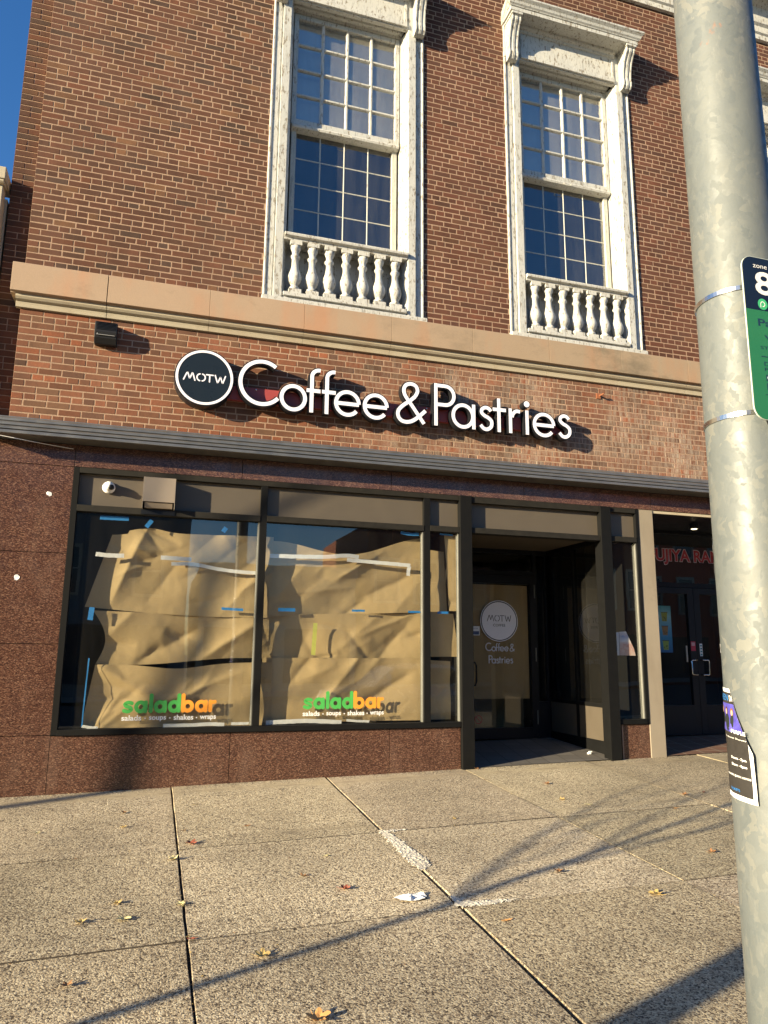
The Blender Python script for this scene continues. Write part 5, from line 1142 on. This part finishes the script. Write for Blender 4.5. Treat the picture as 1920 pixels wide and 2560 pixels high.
OB = m_plain('opposite_brick', (.24, .085, .055), .9, 0, .15, 3); OC = m_plain('opposite_cream', (.42, .38, .30), .9); OG = m_glass('opposite_glass', (.1, .12, .14), 2.0, .02, .1)
def opp(x0, x1, h, mat, label, n, rows):
    t = thing('shop_building', label, 'building', ((x0+x1)/2, -24, -.5)); b = MB(); b.box(x0, x1, -33, -24, -1.5, h); b.build('wall', mat, t)
    b = MB(); b.box(x0-.1, x1+.1, -24.3, -24.001, h-.35, h+.1); b.build('roof_cornice', OC, t)
    w = None
    for r_ in range(rows):
        for k in range(n):
            xc = x0+(x1-x0)*(k+.5)/n; z0_ = 3.9+r_*3.1
            if w is None:
                b = MB(); b.box(-.62, .62, -.06, -.002, -.12, 0); b.box(-.62, -.5, -.06, -.002, 0, 1.8); b.box(.5, .62, -.06, -.002, 0, 1.8); b.box(-.62, .62, -.06, -.002, 1.8, 1.95); b.box(-.5, .5, -.03, -.002, .88, .94)
                w = b.build('window', OC, t); b = MB(); b.add([(-.5, -.01, 0), (.5, -.01, 0), (.5, -.01, 1.8), (-.5, -.01, 1.8)], [(0,1,2,3)]); p = b.build('pane', m_plain('dark_pane', (.03, .04, .06), .1), w); p.location = (0, 0, 0); w0 = w; o = w
            else:
                o = w0.copy(); COL.objects.link(o); o.parent = t; p2 = w0.children[0].copy(); COL.objects.link(p2); p2.parent = o
            o.rotation_euler = (0, 0, math.pi); o.location = Vector((xc, -24+.0, z0_))-t.location
    b = MB()
    for k in range(max(1, n//2)):
        a = x0+(x1-x0)*(k+.08)/max(1, n//2); c = x0+(x1-x0)*(k+.92)/max(1, n//2); b.box(a, c, -23.998, -23.95, .3, 2.6)
    b.build('shop_window', m_plain('dark_shop_glass', (.03, .035, .045), .08), t)
    return t
opp(-30, -15, 11, OC, 'cream two storey shop building across the street', 6, 1)
opp(-14.6, 1.3, 9.5, m_plain('opposite_grey', (.16, .17, .18), .9), 'grey three storey building across the street', 5, 1)
opp(1.8, 8.5, 5.2, OC, 'single storey cream building across the street', 5, 0)
opp(9, 24, 7.4, OB, 'red brick two storey building across the street', 8, 1)
opp(24.5, 44, 10.3, m_plain('opposite_red', (.42, .11, .06), .9, 0, .15, 3), 'taller red brick building far across the street', 9, 2)

def car(x, y, mat, label):
    t = thing('parked_car', label, 'car', (x, y, za+.02*x), 'cars parked along the kerb'); g = za+.02*x
    side = [(-2.2, .35), (-2.25, .62), (-2.15, .82), (-1.3, .95), (-.75, 1.38), (-.2, 1.46), (.7, 1.44), (1.35, 1.05), (2.0, .98), (2.2, .8), (2.2, .35)]
    b = MB(); n = len(side); vs = []
    for (yy, ins) in ((-.88, 1), (-.80, 0), (.80, 0), (.88, 1)):
        for (a, h) in side:
            tp_ = max(0, h-.95); vs.append((x+a*(1-.02*(1-ins)), y+yy*(1-.28*tp_), g+min(h, .95 if ins else 9)+0*ins))
    fs = [(j*n+i, j*n+(i+1) % n, (j+1)*n+(i+1) % n, (j+1)*n+i) for j in range(3) for i in range(n)]+[tuple(range(n))[::-1], tuple(range(3*n, 4*n))]
    b.add(vs, fs); norm(b.build('body', mat, t, smooth=False, bevel=.02))
    for s in (-1, 1):
        yy = y+s*.775
        b = MB(); b.add([(x-1.12, yy, g+.98), (x+1.2, yy, g+1.02), (x+.68, y+s*.715, g+1.37), (x-.70, y+s*.715, g+1.34)], [(0,1,2,3)]); b.build('side_window', BLACK, t)
        for a in (-1.35, 1.35):
            b = MB(); b.lathe([(.25, -.1), (.32, -.09), (.33, 0), (.32, .09), (.25, .1)], 0, 0, 28); o = b.build('wheel', m_plain('tyre', (.02, .02, .02), .8), t); o.rotation_euler = (R(90), 0, 0); o.location = (a, s*.80, .33)
            b = MB(); b.lathe([(.20, -.105), (.20, .105)], 0, 0, 20); r__ = b.build('rim', STEEL, o); r__.location = (0, 0, 0)
        b = MB(); b.box(x+2.12, x+2.215, y+s*.62-.15, y+s*.62+.15, g+.68, g+.82); b.build('headlight', WHITE, t, bevel=.02)
    return t
CARP = m_plain('dark_car_paint', (.02, .024, .03), .2, .3); CARP2 = m_plain('silver_car_paint', (.35, .36, .37), .25, .6)
car(-5.6, -9.7, CARP, 'dark car parked at the kerb to the left behind the camera')
car(6.2, -9.8, CARP2, 'silver car parked at the kerb to the right behind the camera')
